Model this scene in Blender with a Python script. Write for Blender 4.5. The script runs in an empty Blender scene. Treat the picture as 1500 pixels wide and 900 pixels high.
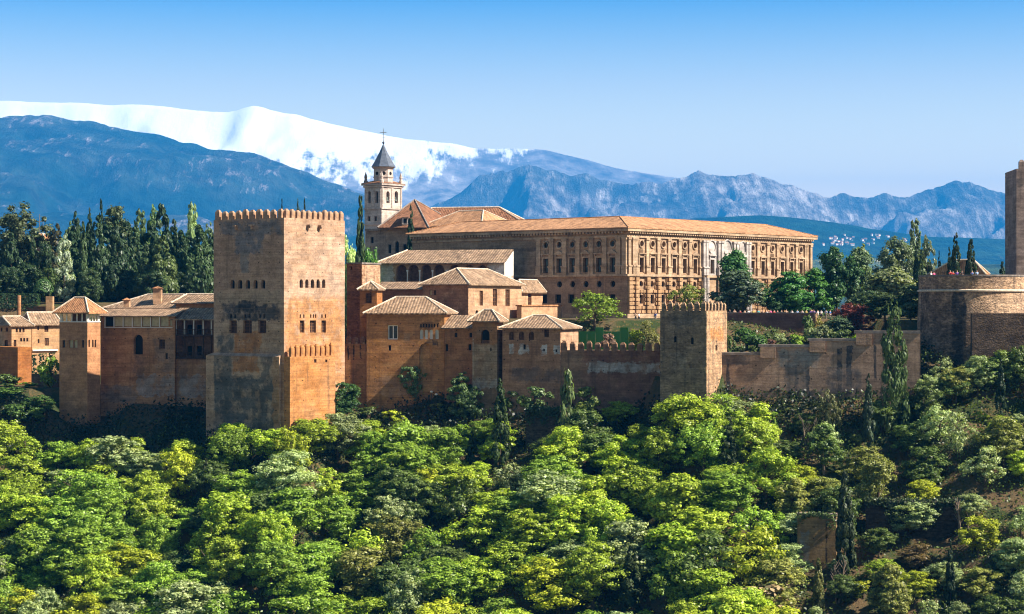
import bpy, bmesh, math, random
import numpy as np
from mathutils import Vector, noise as mnoise
from mathutils.geometry import tessellate_polygon

# ------------------------------------------------------------------ camera, sky, sun, exposure
SC = bpy.context.scene
COL = SC.collection
F = 2900.0            # focal length in photograph pixels
CX, HY = 750.0, 445.0 # principal column and horizon row
cam = bpy.data.cameras.new('camera')
cam.sensor_width = 36.0
cam.lens = F / 1500.0 * 36.0
cam.shift_y = -(450.0 - HY) / 1500.0
cam.clip_start = 1.0
cam.clip_end = 80000.0
camo = bpy.data.objects.new('camera', cam)
camo.location = (0, 0, 0)
camo.rotation_euler = (math.radians(90), 0, 0)
COL.objects.link(camo)
SC.camera = camo

SUN_EL, SUN_FRONT = 43.0, 16.0   # degrees: height, and how far the sun stands in front of the right-hand side
world = bpy.data.worlds.new('World')
SC.world = world
world.use_nodes = True
wn = world.node_tree
bg = wn.nodes['Background']
sky = wn.nodes.new('ShaderNodeTexSky')
sky.sky_type = 'NISHITA'
sky.sun_disc = False
sky.sun_elevation = math.radians(SUN_EL)
sky.sun_rotation = math.radians(90 + SUN_FRONT)
sky.altitude = 700
sky.air_density = 1.0
sky.dust_density = 0.3
sky.ozone_density = 3.0
hs = wn.nodes.new('ShaderNodeHueSaturation')
hs.inputs['Saturation'].default_value = 1.25
wn.links.new(sky.outputs[0], hs.inputs['Color'])
# pale at the horizon, deep blue above it; blue reduced overhead to warm shaded walls
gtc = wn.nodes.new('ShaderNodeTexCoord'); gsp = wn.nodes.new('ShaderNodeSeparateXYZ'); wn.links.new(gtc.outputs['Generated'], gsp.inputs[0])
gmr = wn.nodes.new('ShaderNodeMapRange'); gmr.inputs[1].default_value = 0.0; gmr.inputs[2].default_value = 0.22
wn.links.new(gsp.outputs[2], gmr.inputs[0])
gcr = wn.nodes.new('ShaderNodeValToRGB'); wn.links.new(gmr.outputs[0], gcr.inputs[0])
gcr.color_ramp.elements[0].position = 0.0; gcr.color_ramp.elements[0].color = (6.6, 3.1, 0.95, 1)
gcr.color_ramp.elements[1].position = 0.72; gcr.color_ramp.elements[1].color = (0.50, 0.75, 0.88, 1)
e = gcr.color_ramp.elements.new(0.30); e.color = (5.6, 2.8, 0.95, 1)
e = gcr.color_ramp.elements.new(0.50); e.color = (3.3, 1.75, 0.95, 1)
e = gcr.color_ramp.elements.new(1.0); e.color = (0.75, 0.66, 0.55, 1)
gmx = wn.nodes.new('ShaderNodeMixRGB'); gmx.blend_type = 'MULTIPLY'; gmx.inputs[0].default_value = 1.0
# the pale band lies over the far mountains only; the unseen sky elsewhere is warmed and brightened to light shaded walls
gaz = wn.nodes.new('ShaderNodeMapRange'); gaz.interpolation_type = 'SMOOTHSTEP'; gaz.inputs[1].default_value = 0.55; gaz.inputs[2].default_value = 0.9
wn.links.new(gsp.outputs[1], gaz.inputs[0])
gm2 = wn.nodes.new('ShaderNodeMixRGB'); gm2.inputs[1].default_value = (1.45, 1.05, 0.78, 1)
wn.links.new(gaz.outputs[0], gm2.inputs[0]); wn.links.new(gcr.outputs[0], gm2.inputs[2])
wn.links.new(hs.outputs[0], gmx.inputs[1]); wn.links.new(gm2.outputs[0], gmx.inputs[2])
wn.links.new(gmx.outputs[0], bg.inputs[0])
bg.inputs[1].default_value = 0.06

sun = bpy.data.lights.new('sun', 'SUN')
sun.energy = 5.0
sun.angle = math.radians(0.5)
sun.color = (1.0, 0.92, 0.80)
suno = bpy.data.objects.new('sun', sun)
ce = math.cos(math.radians(SUN_EL))
SDIR = Vector((ce*math.cos(math.radians(SUN_FRONT)), -ce*math.sin(math.radians(SUN_FRONT)), math.sin(math.radians(SUN_EL))))
suno.rotation_euler = (-SDIR).to_track_quat('-Z', 'Y').to_euler()
suno.location = (200, -50, 250)
COL.objects.link(suno)

vs = SC.view_settings
vs.view_transform = 'Standard'
vs.look = 'None'
vs.gamma = 1.0
vs.use_curve_mapping = False
vs.exposure = 1.45
cy = SC.cycles
cy.max_bounces = 6
cy.diffuse_bounces = 3
cy.glossy_bounces = 2
cy.transmission_bounces = 3
cy.transparent_max_bounces = 8
cy.volume_bounces = 0
cy.use_denoising = True
cy.filter_width = 1.1

rng = np.random.default_rng(11)
random.seed(5)

# ------------------------------------------------------------------ node helpers
class G:
    def __init__(s, name):
        s.m = bpy.data.materials.new(name)
        s.m.use_nodes = True
        s.t = s.m.node_tree
        s.b = s.t.nodes['Principled BSDF']
        s.out = s.t.nodes['Material Output']
    def n(s, typ, props=None, **ins):
        nd = s.t.nodes.new(typ)
        for k, v in (props or {}).items(): setattr(nd, k, v)
        for k, v in ins.items():
            k = k.replace('_', ' ') if k not in nd.inputs else k
            s.put(nd.inputs[k], v)
        return nd
    def put(s, sock, v):
        if isinstance(v, bpy.types.NodeSocket): s.t.links.new(v, sock)
        elif isinstance(v, tuple) and len(v) == 3 and sock.type == 'RGBA': sock.default_value = (*v, 1)
        else: sock.default_value = v
    def math(s, op, a, b=0.0, clamp=False):
        nd = s.t.nodes.new('ShaderNodeMath'); nd.operation = op; nd.use_clamp = clamp
        s.put(nd.inputs[0], a); s.put(nd.inputs[1], b)
        return nd.outputs[0]
    def mix(s, f, a, b, mode='MIX'):
        nd = s.t.nodes.new('ShaderNodeMixRGB'); nd.blend_type = mode
        s.put(nd.inputs[0], f); s.put(nd.inputs[1], a); s.put(nd.inputs[2], b)
        return nd.outputs[0]
    def ramp(s, f, lo, hi, a=0.0, b=1.0):
        nd = s.t.nodes.new('ShaderNodeMapRange'); nd.interpolation_type = 'SMOOTHSTEP'
        s.put(nd.inputs[0], f)
        for i, v in zip((1, 2, 3, 4), (lo, hi, a, b)): s.put(nd.inputs[i], v)
        return nd.outputs[0]
    def coords(s, kind='Object'):
        return s.n('ShaderNodeTexCoord').outputs[kind]
    def scaled(s, vec, sc):
        nd = s.n('ShaderNodeMapping'); s.put(nd.inputs['Vector'], vec); nd.inputs['Scale'].default_value = sc
        return nd.outputs[0]
    def noise(s, vec, scale, detail=4.0, rough=0.55):
        return s.n('ShaderNodeTexNoise', Vector=vec, Scale=scale, Detail=detail, Roughness=rough).outputs['Fac']
    def bump(s, h, strength=0.5, dist=0.1):
        nd = s.n('ShaderNodeBump', Height=h, Strength=strength, Distance=dist)
        s.put(s.b.inputs['Normal'], nd.outputs[0])
    def fin(s, col, rough=0.9, spec=0.2):
        s.put(s.b.inputs['Base Color'], col)
        s.put(s.b.inputs['Roughness'], rough)
        s.b.inputs['Specular IOR Level'].default_value = spec
        return s.m

def plain(name, col, rough=0.8, vary=0.25, sc=2.0, spec=0.25, metal=0.0):
    g = G(name)
    nz = g.noise(g.coords(), sc, 5)
    c = g.mix(g.ramp(nz, 0.3, 0.7), tuple(x*(1-vary) for x in col), tuple(min(1, x*(1+vary)) for x in col))
    g.b.inputs['Metallic'].default_value = metal
    return g.fin(c, rough, spec)

def wall_mat(name, c1, c2, c3, stain=(0.05, 0.045, 0.04), drip=0.5, course=0.5, big=0.5, patches=(), pitch=0.85, brick=0.0, stones=0.0, bumps=0.6):
    """weathered masonry: layered bands c1/c2, large worn areas c3, dark drips, patches in wall (u, z) metres"""
    g = G(name)
    co = g.coords()
    uv = g.coords('UV')
    sep = g.n('ShaderNodeSeparateXYZ', Vector=uv)
    U, Z = sep.outputs[0], sep.outputs[1]
    bands = g.noise(g.scaled(co, (0.22, 0.22, 1.1)), 1.0, 6, 0.6)
    large = g.noise(co, 0.13, 5, 0.6)
    mid = g.noise(co, 0.6, 5, 0.65)
    drips = g.noise(g.scaled(co, (0.9, 0.9, 0.07)), 1.0, 5, 0.6)
    fine = g.noise(co, 3.2, 6, 0.7)
    c = g.mix(g.ramp(bands, 0.36, 0.64), c1, c2)
    c = g.mix(g.math('MULTIPLY', g.ramp(large, 0.44, 0.64), big), c, c3)
    dist = g.n('ShaderNodeTexNoise', Vector=co, Scale=0.5, Detail=6.0, Roughness=0.65)
    dx = g.math('MULTIPLY', g.math('SUBTRACT', dist.outputs['Fac'], 0.5), 3.4)
    dist2 = g.n('ShaderNodeTexNoise', Vector=g.scaled(co, (1.3, 1.3, 1.9)), Scale=0.7, Detail=6.0, Roughness=0.65)
    dz = g.math('MULTIPLY', g.math('SUBTRACT', dist2.outputs['Fac'], 0.5), 3.0)
    for (u0, u1, z0, z1, pc, st, soft) in patches:
        hw, hh = abs(u1-u0)/2, abs(z1-z0)/2
        a = g.math('SUBTRACT', g.math('ABSOLUTE', g.math('SUBTRACT', g.math('ADD', U, g.math('MULTIPLY', dx, min(1.0, hw*0.8))), (u0+u1)/2)), hw)
        b = g.math('SUBTRACT', g.math('ABSOLUTE', g.math('SUBTRACT', g.math('ADD', Z, g.math('MULTIPLY', dz, min(1.0, hh*0.8))), (z0+z1)/2)), hh)
        d = g.math('MAXIMUM', a, b)
        f = g.math('MULTIPLY', g.ramp(d, -soft*0.4, soft*0.25, 1.0, 0.0), g.math('MULTIPLY', st, g.ramp(mid, 0.34, 0.54, 0.25, 1.0)))
        c = g.mix(f, c, pc)
    if drip:
        c = g.mix(g.math('MULTIPLY', g.ramp(drips, 0.52, 0.72), drip), c, stain)
        c = g.mix(g.math('MULTIPLY', g.ramp(mid, 0.56, 0.74), drip*0.7), c, stain)
    if course:
        fr = g.math('FRACT', g.math('ADD', g.math('DIVIDE', Z, pitch), g.math('MULTIPLY', g.math('SUBTRACT', mid, 0.5), 0.35)))
        line = g.ramp(g.math('ABSOLUTE', g.math('SUBTRACT', fr, 0.5)), 0.40, 0.49)
        c = g.mix(g.math('MULTIPLY', g.math('MULTIPLY', line, g.ramp(large, 0.35, 0.6, 0.4, 1.0)), course), c, tuple(x*0.45 for x in c1))
    if course > 0.3:
        jx = g.math('MULTIPLY', g.math('SUBTRACT', mid, 0.5), 0.7)
        ha = g.math('ABSOLUTE', g.math('SUBTRACT', g.math('FRACT', g.math('ADD', g.math('DIVIDE', U, 2.3), jx)), 0.5))
        hb = g.math('ABSOLUTE', g.math('SUBTRACT', g.math('FRACT', g.math('ADD', g.math('DIVIDE', Z, pitch*2), 0.31)), 0.5))
        hole = g.math('MULTIPLY', g.math('LESS_THAN', ha, 0.045), g.math('LESS_THAN', hb, 0.055))
        c = g.mix(g.math('MULTIPLY', hole, g.ramp(bands, 0.4, 0.55, 0.15, 0.85)), c, (0.02, 0.016, 0.013))
    hgt = g.math('ADD', g.math('MULTIPLY', fine, 0.6), g.math('MULTIPLY', bands, 0.5))
    striae = g.noise(g.scaled(co, (0.12, 0.12, 2.6)), 1.0, 5, 0.7)
    sv_ = g.ramp(striae, 0.32, 0.68, 0.84, 1.13)
    blot = g.noise(g.scaled(co, (1.0, 1.0, 1.5)), 0.33, 9, 0.72)
    sv_ = g.math('MULTIPLY', sv_, g.ramp(blot, 0.34, 0.66, 0.70, 1.2))
    c = g.mix(1.0, c, g.n('ShaderNodeCombineXYZ', X=sv_, Y=sv_, Z=sv_).outputs[0], 'MULTIPLY')
    brick *= 0.35
    if brick:
        bt = g.n('ShaderNodeTexBrick', {'offset': 0.5}, Vector=uv, Scale=1.0, Mortar_Size=0.035, Brick_Width=0.62, Row_Height=0.2, Bias=-0.2)
        bt.inputs['Color1'].default_value = (0.86, 0.84, 0.82, 1); bt.inputs['Color2'].default_value = (1.14, 1.12, 1.1, 1)
        bt.inputs['Mortar'].default_value = (0.72, 0.7, 0.7, 1)
        c = g.mix(brick, c, g.mix(1.0, c, bt.outputs['Color'], 'MULTIPLY'))
    if stones:
        vo = g.n('ShaderNodeTexVoronoi', Vector=g.scaled(co, (1.0, 1.0, 1.9)), Scale=2.3)
        sv = g.n('ShaderNodeSeparateColor', Color=vo.outputs['Color'])
        c = g.mix(stones, c, g.mix(1.0, c, g.n('ShaderNodeCombineXYZ', X=g.ramp(sv.outputs[0], 0, 1, 0.5, 1.5), Y=g.ramp(sv.outputs[0], 0, 1, 0.52, 1.48), Z=g.ramp(sv.outputs[0], 0, 1, 0.54, 1.46)).outputs[0], 'MULTIPLY'))
        hgt = g.math('ADD', hgt, g.math('MULTIPLY', g.ramp(vo.outputs['Distance'], 0.0, 0.6, 1.0, 0.0), 0.8*stones))
    v = g.ramp(fine, 0.25, 0.75, 0.78, 1.2)
    c = g.mix(1.0, c, g.n('ShaderNodeCombineXYZ', X=v, Y=v, Z=v).outputs[0], 'MULTIPLY')
    g.bump(hgt, bumps*0.6, 0.2)
    return g.fin(c, 0.93, 0.12)

def tile_mat(name, c1, c2, pitch=0.42, dark=0.35):
    """barrel tiles: UV x runs along the eave, UV y up the slope, both in metres"""
    g = G(name)
    uv = g.coords('UV')
    sep = g.n('ShaderNodeSeparateXYZ', Vector=uv)
    vo = g.n('ShaderNodeTexVoronoi', Vector=g.scaled(uv, (1/pitch, 1/0.62, 1.0)), Scale=1.0, Randomness=0.75)
    sv = g.n('ShaderNodeSeparateColor', Color=vo.outputs['Color'])
    big = g.noise(g.coords(), 0.35, 5, 0.65)
    c = g.mix(sv.outputs[0], c1, c2)
    c = g.mix(g.ramp(sv.outputs[1], 0.66, 0.92, 0.0, 0.75), c, tuple(x*dark for x in c1))
    c = g.mix(g.ramp(big, 0.48, 0.72, 0.0, 0.65), c, tuple(x*0.55 for x in c2))
    rows = g.noise(g.scaled(uv, (0.9, 0.09, 1.0)), 1.0, 4, 0.7)
    rk = g.ramp(rows, 0.35, 0.65, 0.80, 1.15)
    c = g.mix(1.0, c, g.n('ShaderNodeCombineXYZ', X=rk, Y=rk, Z=rk).outputs[0], 'MULTIPLY')
    wave = g.math('SINE', g.math('MULTIPLY', sep.outputs[0], 2*math.pi/pitch))
    k = g.ramp(wave, -1.0, -0.2, 0.62, 1.0)
    c = g.mix(1.0, c, g.n('ShaderNodeCombineXYZ', X=k, Y=k, Z=k).outputs[0], 'MULTIPLY')
    g.bump(g.math('ADD', g.math('MULTIPLY', wave, 0.5), g.math('MULTIPLY', sv.outputs[2], 0.5)), 0.5, 0.12)
    return g.fin(c, 0.85, 0.2)

def leaf_mat(name, vary=0.35, trans=0.28, gloss=0.06, tip=(1.25, 1.15, 0.6)):
    g = G(name)
    oi = g.n('ShaderNodeObjectInfo')
    geo = g.n('ShaderNodeNewGeometry')
    r = geo.outputs['Random Per Island']
    base = oi.outputs['Color']
    k = g.ramp(r, 0.0, 1.0, 1-vary, 1+vary)
    c = g.mix(1.0, base, g.n('ShaderNodeCombineXYZ', X=k, Y=k, Z=k).outputs[0], 'MULTIPLY')
    c = g.mix(g.ramp(g.noise(g.coords(), 0.55, 3), 0.5, 0.7, 0, 0.7), c, g.mix(1.0, c, tip, 'MULTIPLY'))
    d = g.n('ShaderNodeBsdfDiffuse', Color=c)
    tr = g.n('ShaderNodeBsdfTranslucent', Color=g.mix(1.0, c, (1.15, 1.25, 0.5), 'MULTIPLY'))
    gl = g.n('ShaderNodeBsdfGlossy', Color=(1, 1, 1), Roughness=0.42)
    m1 = g.n('ShaderNodeMixShader', Fac=trans); g.t.links.new(d.outputs[0], m1.inputs[1]); g.t.links.new(tr.outputs[0], m1.inputs[2])
    m2 = g.n('ShaderNodeMixShader', Fac=gloss); g.t.links.new(m1.outputs[0], m2.inputs[1]); g.t.links.new(gl.outputs[0], m2.inputs[2])
    g.t.links.new(m2.outputs[0], g.out.inputs['Surface'])
    return g.m

# ------------------------------------------------------------------ mesh helpers
class MB:
    def __init__(s): s.v, s.f, s.uv, s.sm = [], [], [], []
    def poly(s, pts, uv=None, smooth=False):
        k = len(s.v); s.v += [tuple(p) for p in pts]; s.f.append(tuple(range(k, k+len(pts))))
        s.uv.append(uv if uv else [(p[0]*0.7+p[1]*0.7, p[2]) for p in pts]); s.sm.append(smooth)
    def box(s, o, ax, ay, az):
        """box from corner o with edge vectors ax, ay, az"""
        o, ax, ay, az = map(Vector, (o, ax, ay, az))
        P = [o, o+ax, o+ax+ay, o+ay]; Q = [p+az for p in P]
        la, lb, h = ax.length, ay.length, az.length
        z0 = o.z
        if ax.cross(ay).dot(az) < 0: P.reverse(); Q.reverse(); la, lb = lb, la
        s.poly(P[::-1], [(0, 0), (0, lb), (la, lb), (la, 0)])
        s.poly(Q, [(0, 0), (la, 0), (la, lb), (0, lb)])
        for i in range(4):
            j = (i+1) % 4; w = la if i % 2 == 0 else lb
            s.poly([P[i], P[j], Q[j], Q[i]], [(0, z0), (w, z0), (w, z0+h), (0, z0+h)])
    def tube(s, p0, p1, r0, r1, n=8, cap=True):
        p0, p1 = Vector(p0), Vector(p1); d = (p1-p0).normalized()
        a = d.orthogonal().normalized(); b = d.cross(a)
        A = [p0+(a*math.cos(t)+b*math.sin(t))*r0 for t in [2*math.pi*i/n for i in range(n)]]
        B = [p1+(a*math.cos(t)+b*math.sin(t))*r1 for t in [2*math.pi*i/n for i in range(n)]]
        for i in range(n):
            j = (i+1) % n; s.poly([A[i], A[j], B[j], B[i]], smooth=True)
        if cap: s.poly(B); s.poly(A[::-1])
    def lathe(s, c, prof, n=24, smooth=True, capt=True, phase=0.0):
        """profile [(r, z)] round the vertical axis through c"""
        rings = []
        for r, z in prof:
            rings.append([(c[0]+r*math.cos(2*math.pi*i/n+phase), c[1]+r*math.sin(2*math.pi*i/n+phase), z) for i in range(n)])
        rm = max(r for r, z in prof)
        for k in range(len(prof)-1):
            for i in range(n):
                j = (i+1) % n
                u0, u1 = 2*math.pi*rm*i/n, 2*math.pi*rm*(i+1)/n
                s.poly([rings[k][i], rings[k][j], rings[k+1][j], rings[k+1][i]],
                       [(u0, prof[k][1]), (u1, prof[k][1]), (u1, prof[k+1][1]), (u0, prof[k+1][1])], smooth)
        if capt and prof[-1][0] > 1e-3: s.poly(rings[-1])
    def build(s, name, mat, parent=None, base=None):
        b = Vector(base) if base is not None else (Vector(parent['_b']) if parent is not None else Vector((0, 0, 0)))
        me = bpy.data.meshes.new(name)
        me.from_pydata([(x-b.x, y-b.y, z-b.z) for x, y, z in s.v], [], s.f)
        ul = me.uv_layers.new(name='UVMap')
        flat = [c for f in s.uv for p in f for c in p]
        ul.data.foreach_set('uv', flat)
        me.polygons.foreach_set('use_smooth', s.sm)
        me.materials.append(mat)
        o = bpy.data.objects.new(name, me); COL.objects.link(o)
        o['_b'] = tuple(b)
        if parent is not None: o.parent = parent
        else: o.location = b
        return o

def mesh_object(name, me, parent=None, loc=(0, 0, 0)):
    o = bpy.data.objects.new(name, me); COL.objects.link(o); o.parent = parent; o.location = loc
    return o
def tag(o, label, cat, group=None):
    o['label'] = label; o['category'] = cat
    if group: o['group'] = group
    return o
def thing(name, label, cat, loc, group=None):
    o = bpy.data.objects.new(name, None); COL.objects.link(o); o.location = loc; o.empty_display_size = 0.5
    o['_b'] = tuple(loc)
    return tag(o, label, cat, group)
def structure(o): o['kind'] = 'structure'; return o

def P3(px, py, Y): return Vector(((px-CX)/F*Y, Y, (HY-py)/F*Y))

class Face:
    """vertical wall plane: origin O (z=0), horizontal direction d, outward normal n"""
    def __init__(s, O, d, n): s.O, s.d, s.n = Vector((O[0], O[1], 0)), Vector((*d, 0)), Vector((*n, 0))
    def pt(s, u, z, off=0.0): return s.O+s.d*u+s.n*off+Vector((0, 0, z))
    def uz(s, px, py):
        r = Vector(((px-CX)/F, 1, (HY-py)/F))
        t = s.O.dot(s.n)/r.dot(s.n)
        h = r*t
        return (h-s.O).dot(s.d), h.z
    def shift(s, off): return Face(s.O+s.n*off, s.d[:2], s.n[:2])

def hole_shape(kind, u, z, w, h):
    if kind == 'round':
        return [(u+w/2*math.cos(a), z+h/2*math.sin(a)) for a in [2*math.pi*i/16 for i in range(16)]]
    if kind == 'arch':
        r = w/2; zc = z+h/2-r
        return [(u-r, z-h/2), (u+r, z-h/2)]+[(u+r*math.cos(a), zc+r*math.sin(a)) for a in [math.pi*i/10 for i in range(11)]]
    return [(u-w/2, z-h/2), (u+w/2, z-h/2), (u+w/2, z+h/2), (u-w/2, z+h/2)]

def panel(mb, face, outline, holes=(), off=0.0):
    """flat wall piece with real openings; holes: [(shape, depth)]"""
    loops = [[Vector((u, z, 0)) for u, z in outline]]+[[Vector((u, z, 0)) for u, z in h] for h, d in holes]
    flat = [p for l in loops for p in l]
    k = len(mb.v)
    mb.v += [tuple(face.pt(p.x, p.y, off)) for p in flat]
    for tri in tessellate_polygon(loops):
        a, b, c = [flat[i] for i in tri]
        pa, pb, pc = [Vector(mb.v[k+i]) for i in tri]
        if (pb-pa).cross(pc-pa).dot(face.n) < 0: tri = (tri[0], tri[2], tri[1])
        mb.f.append(tuple(k+i for i in tri)); mb.uv.append([(flat[i].x, flat[i].y) for i in tri]); mb.sm.append(False)
    for h, d in holes:
        for i in range(len(h)):
            (u0, z0), (u1, z1) = h[i], h[(i+1) % len(h)]
            mb.poly([face.pt(u0, z0, off), face.pt(u1, z1, off), face.pt(u1, z1, off-d), face.pt(u0, z0, off-d)], [(u0, z0), (u1, z1), (u1, z1), (u0, z0)])

# ------------------------------------------------------------------ shared materials
M = {}
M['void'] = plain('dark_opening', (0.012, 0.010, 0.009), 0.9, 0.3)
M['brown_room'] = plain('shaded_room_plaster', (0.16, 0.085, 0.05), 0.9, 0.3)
M['glass'] = plain('window_glass', (0.02, 0.028, 0.034), 0.12, 0.2, 0.5, 0.6)
M['glass_green'] = plain('greenish_window_glass', (0.09, 0.13, 0.125), 0.15, 0.3, 0.5, 0.6)
M['wood'] = plain('dark_wood', (0.055, 0.026, 0.014), 0.75, 0.4)
M['wood_mid'] = plain('brown_wood', (0.13, 0.055, 0.022), 0.75, 0.35)
M['cream'] = plain('cream_screen_and_glare', (0.46, 0.37, 0.22), 0.85, 0.15)
M['white'] = plain('white_plaster', (0.72, 0.66, 0.58), 0.9, 0.12, 0.8)
M['ridge'] = plain('mortared_ridge_tiles', (0.58, 0.46, 0.34), 0.9, 0.3, 3)
M['eave'] = plain('eave_timber', (0.09, 0.055, 0.035), 0.85, 0.3)
M['tile'] = tile_mat('weathered_roof_tiles', (0.40, 0.265, 0.165), (0.235, 0.145, 0.085), 0.55)
M['tile_orange'] = tile_mat('orange_roof_tiles', (0.52, 0.25, 0.11), (0.40, 0.18, 0.08))
M['tile_palace'] = tile_mat('palace_roof_tiles', (0.54, 0.285, 0.145), (0.40, 0.20, 0.095), 0.6, 0.45)
M['tile_brown'] = tile_mat('brown_church_tiles', (0.33, 0.15, 0.075), (0.19, 0.085, 0.045))
M['lead'] = plain('grey_slate', (0.075, 0.09, 0.12), 0.45, 0.25, 1.5, 0.4)
M['iron'] = plain('dark_iron', (0.03, 0.03, 0.035), 0.5, 0.2, 3, 0.4)
M['bronze'] = plain('bell_bronze', (0.10, 0.12, 0.10), 0.5, 0.3, 3, 0.5, 0.5)
M['marble'] = wall_mat('grey_marble', (0.52, 0.45, 0.40), (0.42, 0.36, 0.32), (0.34, 0.28, 0.25), drip=0.35, course=0.2, big=0.4)
M['coping'] = plain('grey_coping_stone', (0.20, 0.165, 0.14), 0.9, 0.35, 1.2)
M['bark'] = plain('bark', (0.10, 0.07, 0.045), 0.95, 0.4, 4)
M['bark_pale'] = plain('pale_bark', (0.23, 0.165, 0.115), 0.95, 0.3, 4)

# ------------------------------------------------------------------ building helpers
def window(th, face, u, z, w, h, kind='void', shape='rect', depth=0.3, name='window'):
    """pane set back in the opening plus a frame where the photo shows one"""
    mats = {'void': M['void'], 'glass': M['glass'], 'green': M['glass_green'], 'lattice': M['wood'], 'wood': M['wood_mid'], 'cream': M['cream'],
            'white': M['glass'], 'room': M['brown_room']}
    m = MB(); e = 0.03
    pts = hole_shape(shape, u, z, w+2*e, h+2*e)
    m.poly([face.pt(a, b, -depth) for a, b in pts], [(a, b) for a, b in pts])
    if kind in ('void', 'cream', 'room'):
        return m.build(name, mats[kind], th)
    fr = MB(); b = max(0.07, min(0.14, w*0.09)) if kind != 'white' else 0.17
    fm = {'glass': M['wood_mid'], 'green': M['wood'], 'lattice': M['wood_mid'], 'wood': M['wood'], 'white': M['white']}[kind]
    def bar(u0, u1, z0, z1):
        fr.box(face.pt(u0, z0, -depth+0.01), face.d*(u1-u0), face.n*0.08, Vector((0, 0, z1-z0)))
    bar(u-w/2, u-w/2+b, z-h/2, z+h/2); bar(u+w/2-b, u+w/2, z-h/2, z+h/2)
    bar(u-w/2+b, u+w/2-b, z-h/2, z-h/2+b); bar(u-w/2+b, u+w/2-b, z+h/2-b, z+h/2)
    if kind in ('lattice', 'wood', 'green', 'white'): bar(u-b/2, u+b/2, z-h/2+b, z+h/2-b)
    if kind in ('lattice', 'green'):
        for k in ((1, 2, 3) if kind == 'lattice' else (1,)):
            zz = z-h/2+h*k/(4 if kind == 'lattice' else 2)
            bar(u-w/2+b, u-b/2-0.002, zz-b/3, zz+b/3); bar(u+b/2+0.002, u+w/2-b, zz-b/3, zz+b/3)
    o = fr.build(name, fm, th)
    p = m.build('pane', mats[kind], o)
    return o

class Block: pass
def solve_left(C, t, px):
    k = (px-CX)/F
    return (C[0]-k*C[1])/(math.cos(t)+k*math.sin(t))
def solve_right(C, t, px):
    k = (px-CX)/F
    return (k*C[1]-C[0])/(math.sin(t)-k*math.cos(t))
def frame(cx, Y, tdeg, lpx=None, rpx=None, Ll=None, Lr=None, C=None):
    B = Block(); t = math.radians(tdeg)
    B.C = Vector(((cx-CX)/F*Y, Y, 0)) if C is None else Vector((C[0], C[1], 0)); B.t = t
    B.dl, B.dr = Vector((math.cos(t), -math.sin(t), 0)), Vector((math.sin(t), math.cos(t), 0))
    B.nl, B.nr = -B.dr, B.dl
    B.Ll = Ll if Ll is not None else solve_left(B.C, t, lpx)
    B.Lr = Lr if Lr is not None else solve_right(B.C, t, rpx)
    B.L = Face(B.C, B.dl[:2], B.nl[:2]); B.R = Face(B.C, B.dr[:2], B.nr[:2])
    B.c = [B.C-B.dl*B.Ll, B.C, B.C+B.dr*B.Lr, B.C-B.dl*B.Ll+B.dr*B.Lr]
    B.zy = lambda py, Y=B.C.y: (HY-py)/F*Y
    return B
def to_hole(face, w):
    px, py, wp, hp = w[1:5]
    u0, _ = face.uz(px-wp/2, py); u1, _ = face.uz(px+wp/2, py)
    _, z0 = face.uz(px, py+hp/2); _, z1 = face.uz(px, py-hp/2)
    return (u0+u1)/2, (z0+z1)/2, abs(u1-u0), z1-z0
def walls(B, th, mat, z0, z1, wins=(), name='wall', top=True, depth=0.3):
    """four walls with openings; wins: (face, px, py, w, h, kind, shape[, depth])"""
    mb = MB()
    for key, face, u0, u1 in (('L', B.L, -B.Ll, 0.0), ('R', B.R, 0.0, B.Lr)):
        hs, ws = [], []
        for w in wins:
            if w[0] != key: continue
            u, z, ww, hh = to_hole(face, w)
            d = w[7] if len(w) > 7 else depth
            hs.append((hole_shape(w[6], u, z, ww, hh), d)); ws.append((u, z, ww, hh, w[5], w[6], d))
        panel(mb, face, [(u0, z0), (u1, z0), (u1, z1), (u0, z1)], hs)
        for (u, z, ww, hh, kd, shp, d) in ws:
            if kd == 'blind':
                pts = hole_shape(shp, u, z, ww+0.04, hh+0.04)
                mb.poly([face.pt(a, b, -d+0.01) for a, b in pts], [(a, b) for a, b in pts])
            else: window(th, face, u, z, ww, hh, kd, shp, d)
    zz = Vector((0, 0, 1))
    a, b, c, d = B.c
    mb.poly([d+zz*z0, a+zz*z0, a+zz*z1, d+zz*z1], [(0, z0), (B.Lr, z0), (B.Lr, z1), (0, z1)])
    mb.poly([c+zz*z0, d+zz*z0, d+zz*z1, c+zz*z1], [(0, z0), (B.Ll, z0), (B.Ll, z1), (0, z1)])
    if top: mb.poly([a+zz*z1, b+zz*z1, c+zz*z1, d+zz*z1])
    return mb.build(name, mat, th)
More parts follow.
